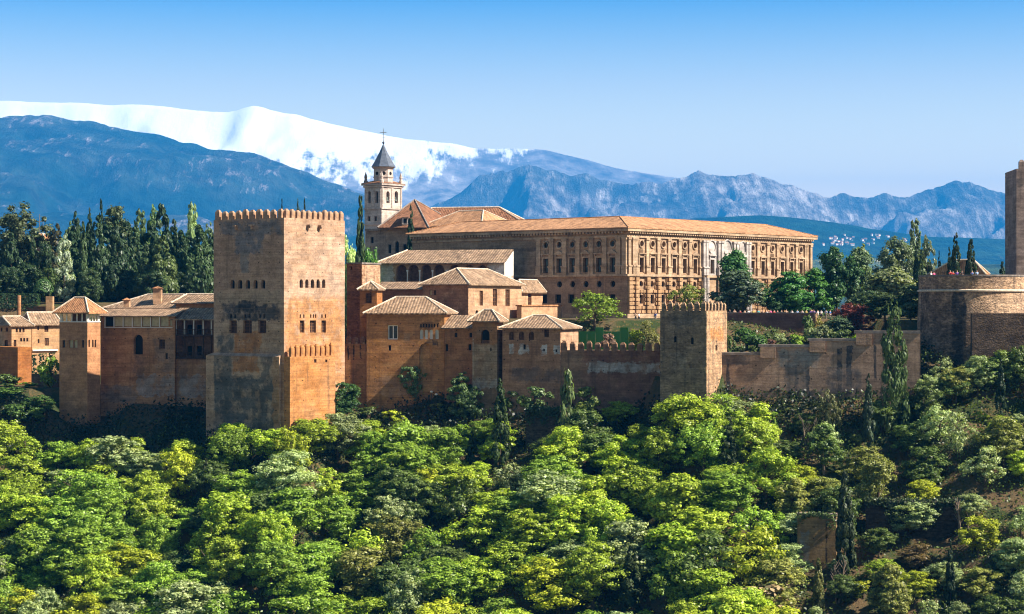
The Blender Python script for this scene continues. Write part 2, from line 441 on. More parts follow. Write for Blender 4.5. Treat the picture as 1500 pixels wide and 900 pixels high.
def slopes(th, polys, mat, thick=0.22, name='roof', ridges=True, ridge_r=0.16, rmat=None):
    """tiled planes; each polygon starts with its eave edge; ridge and hip tiles along the shared edges"""
    mb = MB(); edges = {}
    for P in polys:
        P = [Vector(p) for p in P]
        e = (P[1]-P[0]).normalized(); nrm = (P[1]-P[0]).cross(P[2]-P[0]).normalized()
        if nrm.z < 0: nrm = -nrm
        up = nrm.cross(e)
        if up.z < 0: up = -up
        uv = [((p-P[0]).dot(e), (p-P[0]).dot(up)) for p in P]
        Q = P if (P[1]-P[0]).cross(P[2]-P[0]).z > 0 else P[::-1]
        mb.poly(Q, uv if Q is P else uv[::-1])
        dn = Vector((0, 0, -thick))
        mb.poly([p+dn for p in Q[::-1]])
        mb.poly([P[0], P[1], P[1]+dn, P[0]+dn])
        for i in range(len(P)):
            k = tuple(sorted((tuple(round(x, 2) for x in P[i]), tuple(round(x, 2) for x in P[(i+1) % len(P)]))))
            edges[k] = edges.get(k, 0)+1
            if i and ridges != 'none': pass
    rf = mb.build(name, mat, th)
    if ridges:
        rb = MB()
        for (a, b), c in edges.items():
            if c == 2: rb.tube(Vector(a)+Vector((0, 0, 0.02)), Vector(b)+Vector((0, 0, 0.02)), ridge_r, ridge_r, 6)
        if rb.v: rb.build('ridge_tiles', rmat or M['ridge'], rf)
    return rf
def hip(th, B, ze, zr, over=0.5, mat=None, along=None, inset=None, inset2=None, name='roof', gable=False, ridge_r=0.16):
    """hip roof over the block; along 'L' or 'R' = ridge direction"""
    mat = mat or M['tile']
    along = along or ('L' if B.Ll > B.Lr else 'R')
    a, b, c, d = B.c
    o = over
    a = a-B.dl*o-B.dr*o; b = b+B.dl*o-B.dr*o; c = c+B.dl*o+B.dr*o; d = d-B.dl*o+B.dr*o
    up = lambda p, z: Vector((p.x, p.y, z))
    if along == 'L':
        L = B.Ll+2*o; W = B.Lr+2*o
        i1 = W/2 if inset is None else inset; i2 = W/2 if inset2 is None else inset2
        if i1+i2 > L: i1 = i2 = L/2
        r0 = up(a+B.dl*i1+B.dr*(W/2), zr); r1 = up(b-B.dl*i2+B.dr*(W/2), zr)
        A, Bb, Cc, D = (up(p, ze) for p in (a, b, c, d))
        if (r1-r0).length < 0.05:
            polys = [[A, Bb, r0], [Bb, Cc, r0], [Cc, D, r0], [D, A, r0]]
        else: polys = [[A, Bb, r1, r0], [Bb, Cc, r1], [Cc, D, r0, r1], [D, A, r0]]
    else:
        L = B.Lr+2*o; W = B.Ll+2*o
        i1 = W/2 if inset is None else inset; i2 = W/2 if inset2 is None else inset2
        if i1+i2 > L: i1 = i2 = L/2
        m0 = (a+b)/2
        r0 = up(m0+B.dr*i1, zr); r1 = up(m0+B.dr*(L-i2), zr)
        A, Bb, Cc, D = (up(p, ze) for p in (a, b, c, d))
        if (r1-r0).length < 0.05:
            polys = [[A, Bb, r0], [Bb, Cc, r0], [Cc, D, r0], [D, A, r0]]
        else: polys = [[A, Bb, r0], [Bb, Cc, r1, r0], [Cc, D, r1], [D, A, r0, r1]]
    return slopes(th, polys, mat, name=name, ridge_r=ridge_r)
def pent(th, B, ze, zr, over=0.5, depth=3.0, mat=None, name='roof'):
    """one slope rising from the left-facing front wall"""
    a, b = B.c[0]-B.dl*over-B.dr*over, B.c[1]+B.dl*over-B.dr*over
    up = lambda p, z: Vector((p.x, p.y, z))
    return slopes(th, [[up(a, ze), up(b, ze), up(b+B.dr*(depth+over), zr), up(a+B.dr*(depth+over), zr)]], mat or M['tile'], name=name)
def merlons(th, face, u0, u1, n, zb, h, mat, w=None, dep=0.55, off=0.0, cap=0.42):
    """separate pointed battlements, one object each"""
    step = (u1-u0)/n; w = w or step*0.62
    me = None
    for i in range(n):
        uc = u0+step*(i+0.5)
        p = face.pt(uc, zb, -off-dep/2-0.003)
        if me is None:
            mb = MB(); d, nn, z = face.d, face.n, Vector((0, 0, 1))
            def ring(s, zz): return [-d*w/2*s-nn*dep/2*s+z*zz, d*w/2*s-nn*dep/2*s+z*zz, d*w/2*s+nn*dep/2*s+z*zz, -d*w/2*s+nn*dep/2*s+z*zz]
            r0, r1, r2 = ring(1, 0), ring(1.0, h-cap), ring(0.42, h)
            for A, Bq in ((r0, r1), (r1, r2)):
                for q in range(4): mb.poly([A[(q+1) % 4], A[q], Bq[q], Bq[(q+1) % 4]])
            mb.poly(r2[::-1])
            o = mb.build('merlon', mat, th, base=(0, 0, 0)); me = o.data
        else: o = mesh_object('merlon', me, th)
        o.location = p-Vector(th['_b'])
        o.scale = (random.uniform(0.93, 1.07), random.uniform(0.93, 1.07), random.uniform(0.84, 1.08))
# ------------------------------------------------------------------ ground, hill, mountains, haze
YW = np.array([(-400, 372), (-90, 366), (-82, 364), (-75, 360), (-56, 360), (-53, 352), (-44, 345), (-38, 341), (-31, 353), (-28, 362), (20, 345), (25, 338), (35, 337), (37, 345), (66, 338), (70, 343), (78, 343), (90, 342), (120, 340), (400, 340)], float)
ZT = np.array([(-400, -18), (-90, -18), (-80, -22), (-74, -22), (-70, -18.5), (-56, -19), (-50, -22), (-40, -23), (-33, -21), (-28, -17.5), (0, -16.5), (25, -16.5), (35, -15), (37, -11.5), (60, -12.5), (66, -13), (70, -7), (80, -6), (95, -7), (400, -8)], float)
def zg(x, y):
    x = np.asarray(x, float); y = np.asarray(y, float)
    yw = np.interp(x, YW[:, 0], YW[:, 1]); zt = np.interp(x, ZT[:, 0], ZT[:, 1])
    d = yw-y
    front = zt-np.where(d < 10, 0.78*d, 7.8+0.60*(d-10))
    bump = 0.5*np.sin(x*0.31+1.3)*np.sin(y*0.27)+0.35*np.sin(x*0.73+y*0.5)
    front = front+bump*np.clip(d/6, 0, 1)
    front = np.maximum(front, -86)
    camhill = -1.7-np.clip(y-4, 0, None)*0.62
    front = np.maximum(front, np.where(y < 190, camhill, -999))
    left = np.where(y < 372, zt, np.interp(y, (372, 399, 409, 411, 425, 460, 640, 700), (-16, -15.5, -8, -0.5, 0.3, 2.0, 4.0, -60)))
    mid = np.interp(y, (0, 361, 368, 640, 700), (-8.3, -8.3, -2.9, -3.0, -60))
    s = np.clip((x+22)/8, 0, 1)
    back = left*(1-s)+mid*s
    back = np.where((x > 66) & (y > 346), -2.9, back)
    back = np.where(y > 640, np.interp(y, (640, 700), (-3, -60)), back)
    k = np.clip(-d/3.0, 0, 1)
    return np.where(d > 0, front, zt*(1-k)+back*k)
def ground(x, y): return float(zg(x, y))
def ground_hit(px, py):
    r = Vector(((px-CX)/F, 1, (HY-py)/F)); Y = 215.0
    while Y < 420:
        p = r*Y
        if p.z < ground(p.x, p.y): return p
        Y += 0.25
    return r*335

def soil_mat():
    g = G('hillside_soil')
    co = g.coords()
    a = g.noise(co, 0.16, 6, 0.65); b = g.noise(co, 1.4, 6, 0.7)
    c = g.mix(g.ramp(a, 0.42, 0.6), (0.11, 0.075, 0.038), (0.035, 0.05, 0.016))
    c = g.mix(g.ramp(b, 0.52, 0.7, 0, 0.8), c, (0.20, 0.11, 0.045))
    g.bump(b, 0.8, 0.4)
    return g.fin(c, 0.95, 0.1)
def grid_mesh(name, X, Y, Z, mat, smooth=True):
    nx, ny = X.shape
    v = np.stack([X, Y, Z], -1).reshape(-1, 3)
    i = np.arange(nx*ny).reshape(nx, ny)
    f = np.stack([i[:-1, :-1], i[1:, :-1], i[1:, 1:], i[:-1, 1:]], -1).reshape(-1, 4)
    me = bpy.data.meshes.new(name); me.from_pydata(v.tolist(), [], f.tolist())
    me.polygons.foreach_set('use_smooth', [smooth]*len(f)); me.materials.append(mat)
    o = bpy.data.objects.new(name, me); COL.objects.link(o); return structure(o)
xs = np.concatenate([np.linspace(-900, -185, 14), np.arange(-180, 181, 2.5), np.linspace(185, 900, 14)])
ys = np.concatenate([np.linspace(-60, 195, 40), np.arange(200, 420, 2.5), np.linspace(425, 720, 30)])
XX, YY = np.meshgrid(xs, ys, indexing='ij')
ZZ = zg(XX, YY)
ZZ[0], ZZ[-1], ZZ[:, 0] = -93, -93, np.minimum(ZZ[:, 0], -1.7)
hill = grid_mesh('hill', XX, YY, ZZ, soil_mat())

gnd = MB(); gnd.poly([(-15500, -420, -92), (15500, -420, -92), (15500, 33000, -92), (-15500, 33000, -92)])
structure(gnd.build('ground', plain('valley_ground', (0.10, 0.11, 0.05), 0.95, 0.4, 0.004, 0.1)))

def mountain_mat(name, low, rock, pale, pale_lo, pale_hi, scale, snow=None, forest=0.5):
    g = G(name)
    co = g.coords()
    sep = g.n('ShaderNodeSeparateXYZ', Vector=co)
    n1 = g.noise(co, scale, 8, 0.62); n2 = g.noise(co, scale*5, 8, 0.68); n3 = g.noise(g.scaled(co, (2.2, 0.5, 0.7)), scale*(4 if snow else 8), 9, 0.7)
    c = g.mix(g.ramp(n1, forest-0.1, forest+0.1), low, rock)
    c = g.mix(g.ramp(g.math('ADD', g.math('MULTIPLY', n3, 0.6), g.math('MULTIPLY', n1, 0.4)), pale_lo, pale_hi), c, pale)
    v = g.ramp(n2, 0.30, 0.70, 0.35, 1.75)
    c = g.mix(1.0, c, g.n('ShaderNodeCombineXYZ', X=v, Y=v, Z=v).outputs[0], 'MULTIPLY')
    if snow:
        z0, z1, x0, x1 = snow
        line = g.ramp(sep.outputs[0], x0, x1, 0.0, 1.0)
        t = g.math('ADD', sep.outputs[2], g.math('MULTIPLY', line, -750.0))
        t = g.math('ADD', t, g.math('MULTIPLY', g.math('SUBTRACT', n3, 0.5), 1900.0))
        t = g.math('ADD', t, g.math('MULTIPLY', g.math('SUBTRACT', n2, 0.5), 900.0))
        c = g.mix(g.ramp(t, z0, z1), c, (0.90, 0.88, 0.86))
    g.bump(g.math('ADD', n2, g.math('MULTIPLY', n3, 0.7)), 0.18 if snow else 1.0, 0.10/scale)
    return g.fin(c, 0.95, 0.05)
def fbm(x, y, z, oc=6):
    return mnoise.ridged_multi_fractal(Vector((x, y, z)), 0.9, 2.1, oc, 1.0, 2.0)
def ridge(name, prof, D, front, mat, wl, amp, seed, base=-120, nx=420, ny=70, pw=1.25, crest=0.012, skew=0.25):
    prof = np.array(prof, float)
    px = np.linspace(-700, 2200, nx)
    xw = (px-CX)/F*D
    zc = (HY-np.interp(px, prof[:, 0], prof[:, 1]))/F*D
    # soften the polyline a little
    zc = np.convolve(np.pad(zc, 2, 'edge'), [0.1, 0.2, 0.4, 0.2, 0.1], 'valid')
    S = np.concatenate([np.linspace(0, 1, ny), [1.08, 1.25, 1.5]])
    X = np.zeros((nx, len(S))); Y = X.copy(); Z = X.copy()
    for i in range(nx):
        h = zc[i]-base
        cz = (mnoise.fractal(Vector((xw[i]/wl*3, seed*3.1, 0)), 0.8, 2.1, 5))*crest*h
        for j, s in enumerate(S):
            y = D-front*(1-s)
            if s <= 1:
                q = 1-s
                n = fbm(xw[i]/wl+seed, y/wl*0.55, seed*7.7)  # about 0..2
                n2 = mnoise.fractal(Vector((xw[i]/wl*0.35, y/wl*0.35, seed)), 1.0, 2.0, 3)
                hh = h*(s**pw)+cz*s
                cut = (1.0-min(1.3, n)*0.75)
                z = hh-amp*h*cut*math.sin(math.pi*min(1, q*1.0+0.02))**0.7*(0.35+0.65*s)+0.10*h*n2*math.sin(math.pi*s)
            else:
                z = h*(1-(s-1)*0.9)
            X[i, j] = xw[i]; Y[i, j] = y; Z[i, j] = base+max(z, -30)
    return grid_mesh(name, X, Y, Z, mat)
SNOW = [(-700, 150), (0, 148), (60, 148), (140, 153), (210, 153), (290, 163), (345, 163), (357, 158), (371, 153), (392, 160), (430, 165), (470, 178), (540, 193), (580, 201), (640, 207), (700, 214), (755, 215), (800, 220), (850, 232), (900, 246), (950, 255), (1000, 262), (1100, 285), (2200, 330)]
ROCK = [(-700, 345), (560, 330), (640, 300), (672, 284), (690, 265), (715, 250), (745, 245), (775, 240), (800, 249), (830, 250), (850, 247), (880, 255), (910, 258), (940, 262), (980, 263), (1003, 262), (1012, 254), (1022, 248), (1034, 254), (1045, 257), (1070, 257), (1090, 253), (1115, 260), (1160, 272), (1190, 275), (1215, 286), (1230, 279), (1238, 274), (1250, 283), (1290, 274), (1320, 280), (1365, 277), (1390, 266), (1405, 262), (1422, 267), (1440, 275), (1475, 282), (1500, 281), (1600, 270), (2200, 300)]
LEFT = [(-700, 175), (0, 168), (60, 168), (110, 175), (160, 184), (200, 193), (250, 200), (270, 202), (284, 197), (300, 207), (312, 212), (360, 222), (420, 240), (470, 258), (530, 280), (560, 296), (640, 325), (760, 350), (2200, 400)]
FOOT = [(-700, 380), (500, 350), (560, 335), (640, 315), (760, 330), (900, 328), (1000, 321), (1060, 318), (1110, 316), (1160, 319), (1250, 330), (1350, 345), (1500, 352), (1700, 340), (2200, 345)]
NEAR = [(-700, 400), (900, 400), (1100, 392), (1200, 380), (1280, 377), (1350, 384), (1420, 388), (1500, 386), (1700, 380), (2200, 390)]
ridge('snow_mountains', SNOW, 21500, 4800, mountain_mat('snow_mountain', (0.17, 0.15, 0.14), (0.24, 0.21, 0.19), (0.34, 0.30, 0.27), 0.55, 0.7, 0.0006, (1180, 1470, -1900, 1900)), 1500, 0.18, 1.7, crest=0.004, nx=380)
ridge('rocky_mountains', ROCK, 16200, 2900, mountain_mat('rocky_mountain', (0.07, 0.075, 0.07), (0.17, 0.15, 0.135), (0.42, 0.38, 0.36), 0.46, 0.64, 0.0009), 650, 0.5, 4.2, crest=0.03, nx=760, ny=110)
ridge('forested_mountain', LEFT, 13000, 6500, mountain_mat('forested_mountain', (0.012, 0.03, 0.025), (0.05, 0.06, 0.05), (0.34, 0.30, 0.31), 0.53, 0.66, 0.00095), 850, 0.36, 8.9, crest=0.012, nx=480, ny=90)
ridge('foothills', FOOT, 10200, 3600, mountain_mat('foothill', (0.010, 0.035, 0.022), (0.022, 0.05, 0.028), (0.30, 0.25, 0.20), 0.62, 0.74, 0.0013, forest=0.55), 1400, 0.16, 13.1, crest=0.01, nx=300, ny=50)
ridge('near_hills', NEAR, 5400, 2200, mountain_mat('near_hill', (0.045, 0.075, 0.03), (0.07, 0.10, 0.045), (0.40, 0.36, 0.25), 0.56, 0.68, 0.0027), 750, 0.12, 17.3, crest=0.02, nx=240, ny=36)

hz = MB(); hz.box((-16000, -430, -94), (32000, 0, 0), (0, 39000, 0), (0, 0, 2520))
hm = bpy.data.materials.new('haze'); hm.use_nodes = True
ht = hm.node_tree; ht.nodes.remove(ht.nodes['Principled BSDF'])
pv = ht.nodes.new('ShaderNodeVolumePrincipled')
pv.inputs['Color'].default_value = (0.025, 0.38, 1.0, 1)
pv.inputs['Density'].default_value = 5.3e-5
pv.inputs['Anisotropy'].default_value = 0.0
ht.links.new(pv.outputs[0], ht.nodes['Material Output'].inputs['Volume'])
ho = hz.build('haze', hm); ho['kind'] = 'stuff'

# far valley town: little white houses on the foothill
far_wall, far_roof = plain('far_house_wall', (0.75, 0.70, 0.64), 0.9, 0.1), plain('far_house_roof', (0.35, 0.17, 0.10), 0.9, 0.1)
dg0 = bpy.context.evaluated_depsgraph_get()
hb = MB(); hb.box((-6, -5, -6), (12, 0, 0), (0, 10, 0), (0, 0, 13)); hme = hb.build('far_house_wall_mesh', far_wall)
rb_ = MB()
for s in ((-1, 1), (1, 1)):
    pass
rb_.poly([(-7, -6, 7), (7, -6, 7), (7, 0, 10), (-7, 0, 10)]); rb_.poly([(7, 6, 7), (-7, 6, 7), (-7, 0, 10), (7, 0, 10)]); rb_.poly([(-7, 6, 7), (-7, -6, 7), (-7, 0, 10)]); rb_.poly([(7, -6, 7), (7, 6, 7), (7, 0, 10)])
rme = rb_.build('far_house_roof_mesh', far_roof)
wmesh, rmesh = hme.data, rme.data
bpy.data.objects.remove(hme); bpy.data.objects.remove(rme)
fh = bpy.data.objects['foothills']
bpy.context.view_layer.update()
for i in range(46):
    px = random.choice([random.gauss(1245, 22), random.gauss(1290, 16), random.gauss(1228, 10), random.uniform(1200, 1345)]); py = 352+random.uniform(-7, 8)
    ok, loc, nr, _ = fh.ray_cast(Vector((0, 0, 0)), Vector(((px-CX)/F, 1, (HY-py)/F)).normalized())
    if not ok: continue
    h = thing('house', 'tiny white house with a red-brown roof in the far valley town below the mountains', 'house', tuple(loc), 'white houses of the far valley town')
    s = random.uniform(0.7, 1.5); h.scale = (s, s, random.uniform(0.7, 1.2)); h.rotation_euler.z = random.uniform(0, 3.1)
    mesh_object('wall', wmesh, h); mesh_object('roof', rmesh, h)
# ------------------------------------------------------------------ buildings
def px_patch(face, x0, x1, y0, y1, col, st=0.9, soft=0.5):
    u0, z0 = face.uz(x0, y1); u1, z1 = face.uz(x1, y0)
    return (u0, u1, z0, z1, col, st, soft)

# ---- the great square tower
T = frame(416, 340, 35, lpx=313, rpx=505)
tw = thing('square_tower', 'tall square battlemented tower with a dark shaded face and a bright sunlit face', 'tower', (T.C.x, T.C.y, -26))
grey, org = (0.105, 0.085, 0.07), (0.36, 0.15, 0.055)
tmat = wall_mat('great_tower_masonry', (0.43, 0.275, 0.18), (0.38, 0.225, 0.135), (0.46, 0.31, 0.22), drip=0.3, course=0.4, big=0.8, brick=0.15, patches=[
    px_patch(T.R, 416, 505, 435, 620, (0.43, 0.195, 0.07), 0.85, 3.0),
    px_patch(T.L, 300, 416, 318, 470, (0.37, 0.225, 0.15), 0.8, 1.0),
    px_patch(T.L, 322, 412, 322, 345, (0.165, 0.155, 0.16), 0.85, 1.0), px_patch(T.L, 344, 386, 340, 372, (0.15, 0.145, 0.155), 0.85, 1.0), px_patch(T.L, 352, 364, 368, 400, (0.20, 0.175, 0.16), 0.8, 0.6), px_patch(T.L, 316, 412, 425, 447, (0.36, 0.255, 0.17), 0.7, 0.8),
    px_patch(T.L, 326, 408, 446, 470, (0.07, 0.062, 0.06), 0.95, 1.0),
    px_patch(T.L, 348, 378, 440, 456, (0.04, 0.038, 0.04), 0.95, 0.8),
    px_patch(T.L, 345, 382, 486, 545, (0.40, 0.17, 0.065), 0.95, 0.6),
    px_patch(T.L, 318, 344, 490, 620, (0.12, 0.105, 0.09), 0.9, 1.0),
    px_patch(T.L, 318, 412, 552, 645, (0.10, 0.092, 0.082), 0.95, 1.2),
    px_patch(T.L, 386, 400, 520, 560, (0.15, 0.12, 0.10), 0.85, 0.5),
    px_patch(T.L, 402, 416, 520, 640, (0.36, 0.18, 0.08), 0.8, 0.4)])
ws = []
for x in (340.6, 351.7, 363.2, 374.3, 385.4): ws.append(('L', x, 416.5, 6.2, 13, 'void', 'arch', 0.6))
for x, w in ((341.4, 11), (362.4, 13), (384, 12)):
    ws.append(('L', x, 479, w, 19, 'lattice', 'rect', 0.6))
    for q in (-3, 3): ws.append(('L', x+q, 463.5, 3, 6, 'void', 'arch', 0.4))
for x in (441.3, 449.5, 457.8, 466, 474.2): ws.append(('R', x, 415.7, 4.8, 12.5, 'void', 'arch', 0.5))
for x, w in ((442.5, 7), (458.4, 9), (474.2, 6.6)):
    ws.append(('R', x, 478.6, w, 18, 'lattice', 'rect', 0.45))
    for q in ((-2.6, 2.6) if w < 8 else (-3.2, 0.6, 4)): ws.append(('R', x+q, 463.2, 2, 5.5, 'void', 'arch', 0.35))
zt_ = T.zy(319)
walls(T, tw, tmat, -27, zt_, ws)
merlons(tw, T.L, -T.Ll, -0.25, 10, zt_, T.zy(305)-zt_, tmat, dep=0.7)
merlons(tw, T.R, 0.25, T.Lr, 11, zt_, T.zy(305)-zt_, tmat, dep=0.7)
if False: merlons(tw, Face(T.c[0], T.dr[:2], (-T.nr)[:2]), 1.0, T.Lr, 10, zt_, T.zy(305)-zt_, tmat, dep=0.7)
for fc, px, py in ((T.R, 451, 330), (T.R, 467.5, 331), (T.L, 347, 331), (T.L, 370, 330)):
    u, z = fc.uz(px, py)
    mb = MB(); mb.box(fc.pt(u-0.35, z-0.2, 0.0), fc.d*0.7, fc.n*0.75, Vector((0, 0, 0.28))); mb.box(fc.pt(u-0.2, z-0.75, 0.0), fc.d*0.4, fc.n*0.4, Vector((0, 0, 0.545)))
    mb.build('stone_bracket', tmat, tw)
PC = T.C+T.nl*0.55-T.nr*0.03
P_ = frame(0, 0, 35, C=PC, Ll=T.Ll+1.3, Lr=6)
mb = MB(); za = T.zy(523)
a, b = P_.c[0], P_.c[1]; zz = Vector((0, 0, 1))
panel(mb, P_.L, [(-P_.Ll, -27), (-0.6, -27), (-0.6, za), (-P_.Ll, za)])
mb.poly([P_.L.pt(-P_.Ll, za), P_.L.pt(-0.6, za), P_.L.pt(-0.6, za+0.5, -0.57), P_.L.pt(-P_.Ll+1.2, za+0.5, -0.57)])
mb.poly([P_.L.pt(-P_.Ll, -27, -8), P_.L.pt(-P_.Ll, -27), P_.L.pt(-P_.Ll, za), P_.L.pt(-P_.Ll, za, -8)])
mb.poly([P_.L.pt(-P_.Ll, za, -8), P_.L.pt(-P_.Ll, za), P_.L.pt(-P_.Ll+1.2, za+0.5, -0.57), P_.L.pt(-P_.Ll+1.2, za+0.5, -8)])
mb.poly([P_.L.pt(-0.6, -27), P_.L.pt(-0.6, -27, -0.6), P_.L.pt(-0.6, za+0.5, -0.6), P_.L.pt(-0.6, za)])
mb.build('plinth', tmat, tw)
# small trees' worth of roof behind the battlements is planted later

# ---- crenellated wall against the tower's sunlit foot
A_C = T.C+T.nr*1.35+T.dr*0.02
A_ = frame(0, 0, 35, C=A_C, Ll=1.32, rpx=491)
aw = thing('battlemented_wall', 'low orange battlemented wall lit by the sun at the great tower\'s foot', 'wall', (A_C.x, A_C.y, -25))
amat = wall_mat('sunlit_rampart', (0.46, 0.21, 0.075), (0.40, 0.165, 0.05), (0.44, 0.22, 0.10), drip=0.45, course=0.5, big=0.6)
za = A_.zy(523)
walls(A_, aw, amat, -26, za, [('R', 462, 529, 3.5, 5, 'void', 'rect', 0.3), ('R', 478, 529, 3, 4, 'void', 'rect', 0.3)])
merlons(aw, A_.R, 0.1, A_.Lr, 9, za, A_.zy(505)-za, amat, dep=0.6, w=0.95)

# ---- slender tower with an open lantern
S_ = frame(128, 362, 25, lpx=87, rpx=147)
st = thing('square_tower', 'slender plain orange tower with an open columned lantern under a pyramid tile roof', 'tower', (S_.C.x, S_.C.y, -25))
smat = wall_mat('slender_tower_plaster', (0.42, 0.205, 0.10), (0.39, 0.185, 0.088), (0.44, 0.225, 0.115), drip=0.12, course=0.12, big=0.6, patches=[px_patch(S_.L, 87, 128, 590, 640, (0.20, 0.11, 0.065), 0.6, 1.5)])
zg_ = S_.zy(472.5)
walls(S_, st, smat, -26, zg_, [('L', 93.4, 504, 4.2, 11, 'glass', 'rect'), ('L', 104, 504, 5.5, 11, 'cream', 'rect'), ('L', 110.6, 504, 5.5, 11, 'cream', 'rect'), ('L', 121.3, 504, 3.2, 11, 'void', 'rect'),  # the two cream panes carry the glass reflection in their colour
    ('R', 130.6, 503.5, 2.2, 11, 'void', 'rect'), ('R', 136, 503.5, 2.2, 11, 'void', 'rect'), ('R', 139.6, 503.5, 2.2, 11, 'void', 'rect')])
ze_ = S_.zy(459)
rail = MB()
for fc, u0, u1 in ((S_.L, -S_.Ll, 0), (S_.R, 0, S_.Lr)):
    rail.box(fc.pt(u0, zg_+0.003, -0.25), fc.d*(u1-u0), fc.n*0.33, Vector((0, 0, 0.18)))
rail.build('string_course', M['white'], st)
for fc, u0, u1, n in ((S_.L, -S_.Ll, 0, 6), (S_.R, 0, S_.Lr, 5)):
    for i in range(n):
        u = u0+0.25+(u1-u0-0.5)*i/(n-1)
        mb = MB(); r = 0.26 if i in (0, n-1) else 0.13
        if fc is S_.R and i == 0: continue
        mb.tube(fc.pt(u, zg_+0.185, -0.32), fc.pt(u, ze_-0.1, -0.32), r, r, 10)
        mb.build('column', M['white'], st)
core = frame(0, 0, 25, C=S_.C+(-S_.dl+S_.dr)*1.5, Ll=S_.Ll-3, Lr=S_.Lr-3)
walls(core, st, M['brown_room'], zg_, ze_-0.01, name='lantern_room')
lint = MB()
for fc, u0, u1 in ((S_.L, -S_.Ll, 0), (S_.R, 0, S_.Lr)): lint.box(fc.pt(u0, ze_-0.1, -0.5), fc.d*(u1-u0), fc.n*0.5, Vector((0, 0, 0.3)))
lint.build('lintel', M['white'], st)
hip(st, S_, S_.zy(458), S_.zy(436), over=0.95, mat=M['tile_orange'])

# ---- mirador wing between the slender tower and the great tower
Wg = frame(256, 363.9, 20, lpx=147.5, Lr=9)
mw = thing('palace_wing', 'orange palace wing with a pale screened gallery and one tall dark arched window', 'building', (Wg.C.x, Wg.C.y, -20))
wmat = wall_mat('mirador_wall_masonry', (0.45, 0.225, 0.105), (0.38, 0.175, 0.08), (0.40, 0.21, 0.11), drip=0.35, course=0.5, big=0.7, patches=[
    px_patch(Wg.L, 200, 256, 550, 580, (0.34, 0.27, 0.22), 0.85, 0.3), px_patch(Wg.L, 225, 256, 495, 545, (0.25, 0.17, 0.12), 0.7, 0.8),
    px_patch(Wg.L, 150, 175, 465, 590, (0.38, 0.165, 0.06), 0.6, 1.0), px_patch(Wg.L, 150, 200, 565, 590, (0.22, 0.17, 0.14), 0.7, 0.8), px_patch(Wg.L, 196, 212, 520, 555, (0.17, 0.10, 0.07), 0.7, 0.8)])
ws = [('L', 202.5, 505, 13.5, 29, 'void', 'arch', 0.7), ('L', 237.5, 504.5, 8.5, 14, 'lattice', 'rect', 0.35), ('L', 244, 522, 3.2, 9, 'void', 'rect')]
for i, x in enumerate((160.5, 173.8, 187.2, 200.6, 214, 227.4, 241)): ws.append(('L', x, 471.5, 11.6, 13.5, 'void' if i == 0 else 'cream', 'rect', 0.18))
ws.append(('L', 250.5, 472.5, 3.5, 10, 'cream', 'rect', 0.18))
zr_ = Wg.zy(463.5)
walls(Wg, mw, wmat, -21, zr_, ws)
pb = MB()
for x in (154, 167.1, 180.5, 193.9, 207.3, 220.7, 234.1):
    u, z0 = Wg.L.uz(x, 479); _, z1 = Wg.L.uz(x, 464.2)
    pb.box(Wg.L.pt(u-0.09, z0, 0.003), Wg.L.d*0.18, Wg.L.n*0.06, Vector((0, 0, z1-z0)))
u0, z0 = Wg.L.uz(153, 479.3); u1, _ = Wg.L.uz(253, 479)
pb.box(Wg.L.pt(u0, z0-0.12, 0.003), Wg.L.d*(u1-u0), Wg.L.n*0.08, Vector((0, 0, 0.115)))
pb.build('gallery_frame', M['white'], mw)
pent(mw, Wg, Wg.zy(463), Wg.zy(452.5), over=0.6, depth=3.2)
Ug = frame(263, 371, 20, lpx=158, Lr=8)
walls(Ug, mw, wmat, -10, Ug.zy(451.5), name='upper_wall')
hip(mw, Ug, Ug.zy(451.5), Ug.zy(431.5), over=0.7, along='L', inset=7, inset2=2.0)
def chimney(name_parent, px, py0, py1, Y, w, mat):
    p = P3(px, py0, Y); z1 = (HY-py1)/F*Y
    mb = MB(); mb.box((p.x-w/2, Y-w/2, p.z), (w, 0, 0), (0, w, 0), (0, 0, z1-p.z-0.35))
    o = mb.build('chimney', mat, name_parent)
    cb = MB(); q = w/2+0.25; z = z1-0.35
    top = Vector((p.x, Y, z1+0.1))
    cs = [Vector((p.x-q, Y-q, z)), Vector((p.x+q, Y-q, z)), Vector((p.x+q, Y+q, z)), Vector((p.x-q, Y+q, z))]
    for i in range(4): cb.poly([cs[i], cs[(i+1) % 4], top])
    cb.poly(cs[::-1]); cb.build('chimney_cap', M['tile_orange'], o)
pinkplaster = wall_mat('pale_orange_plaster', (0.50, 0.30, 0.175), (0.46, 0.27, 0.15), (0.43, 0.24, 0.13), drip=0.2, course=0.1, big=0.5)
chimney(mw, 231, 446, 420, 374, 1.5, pinkplaster)
chimney(mw, 186, 450, 437, 373, 1.1, pinkplaster)
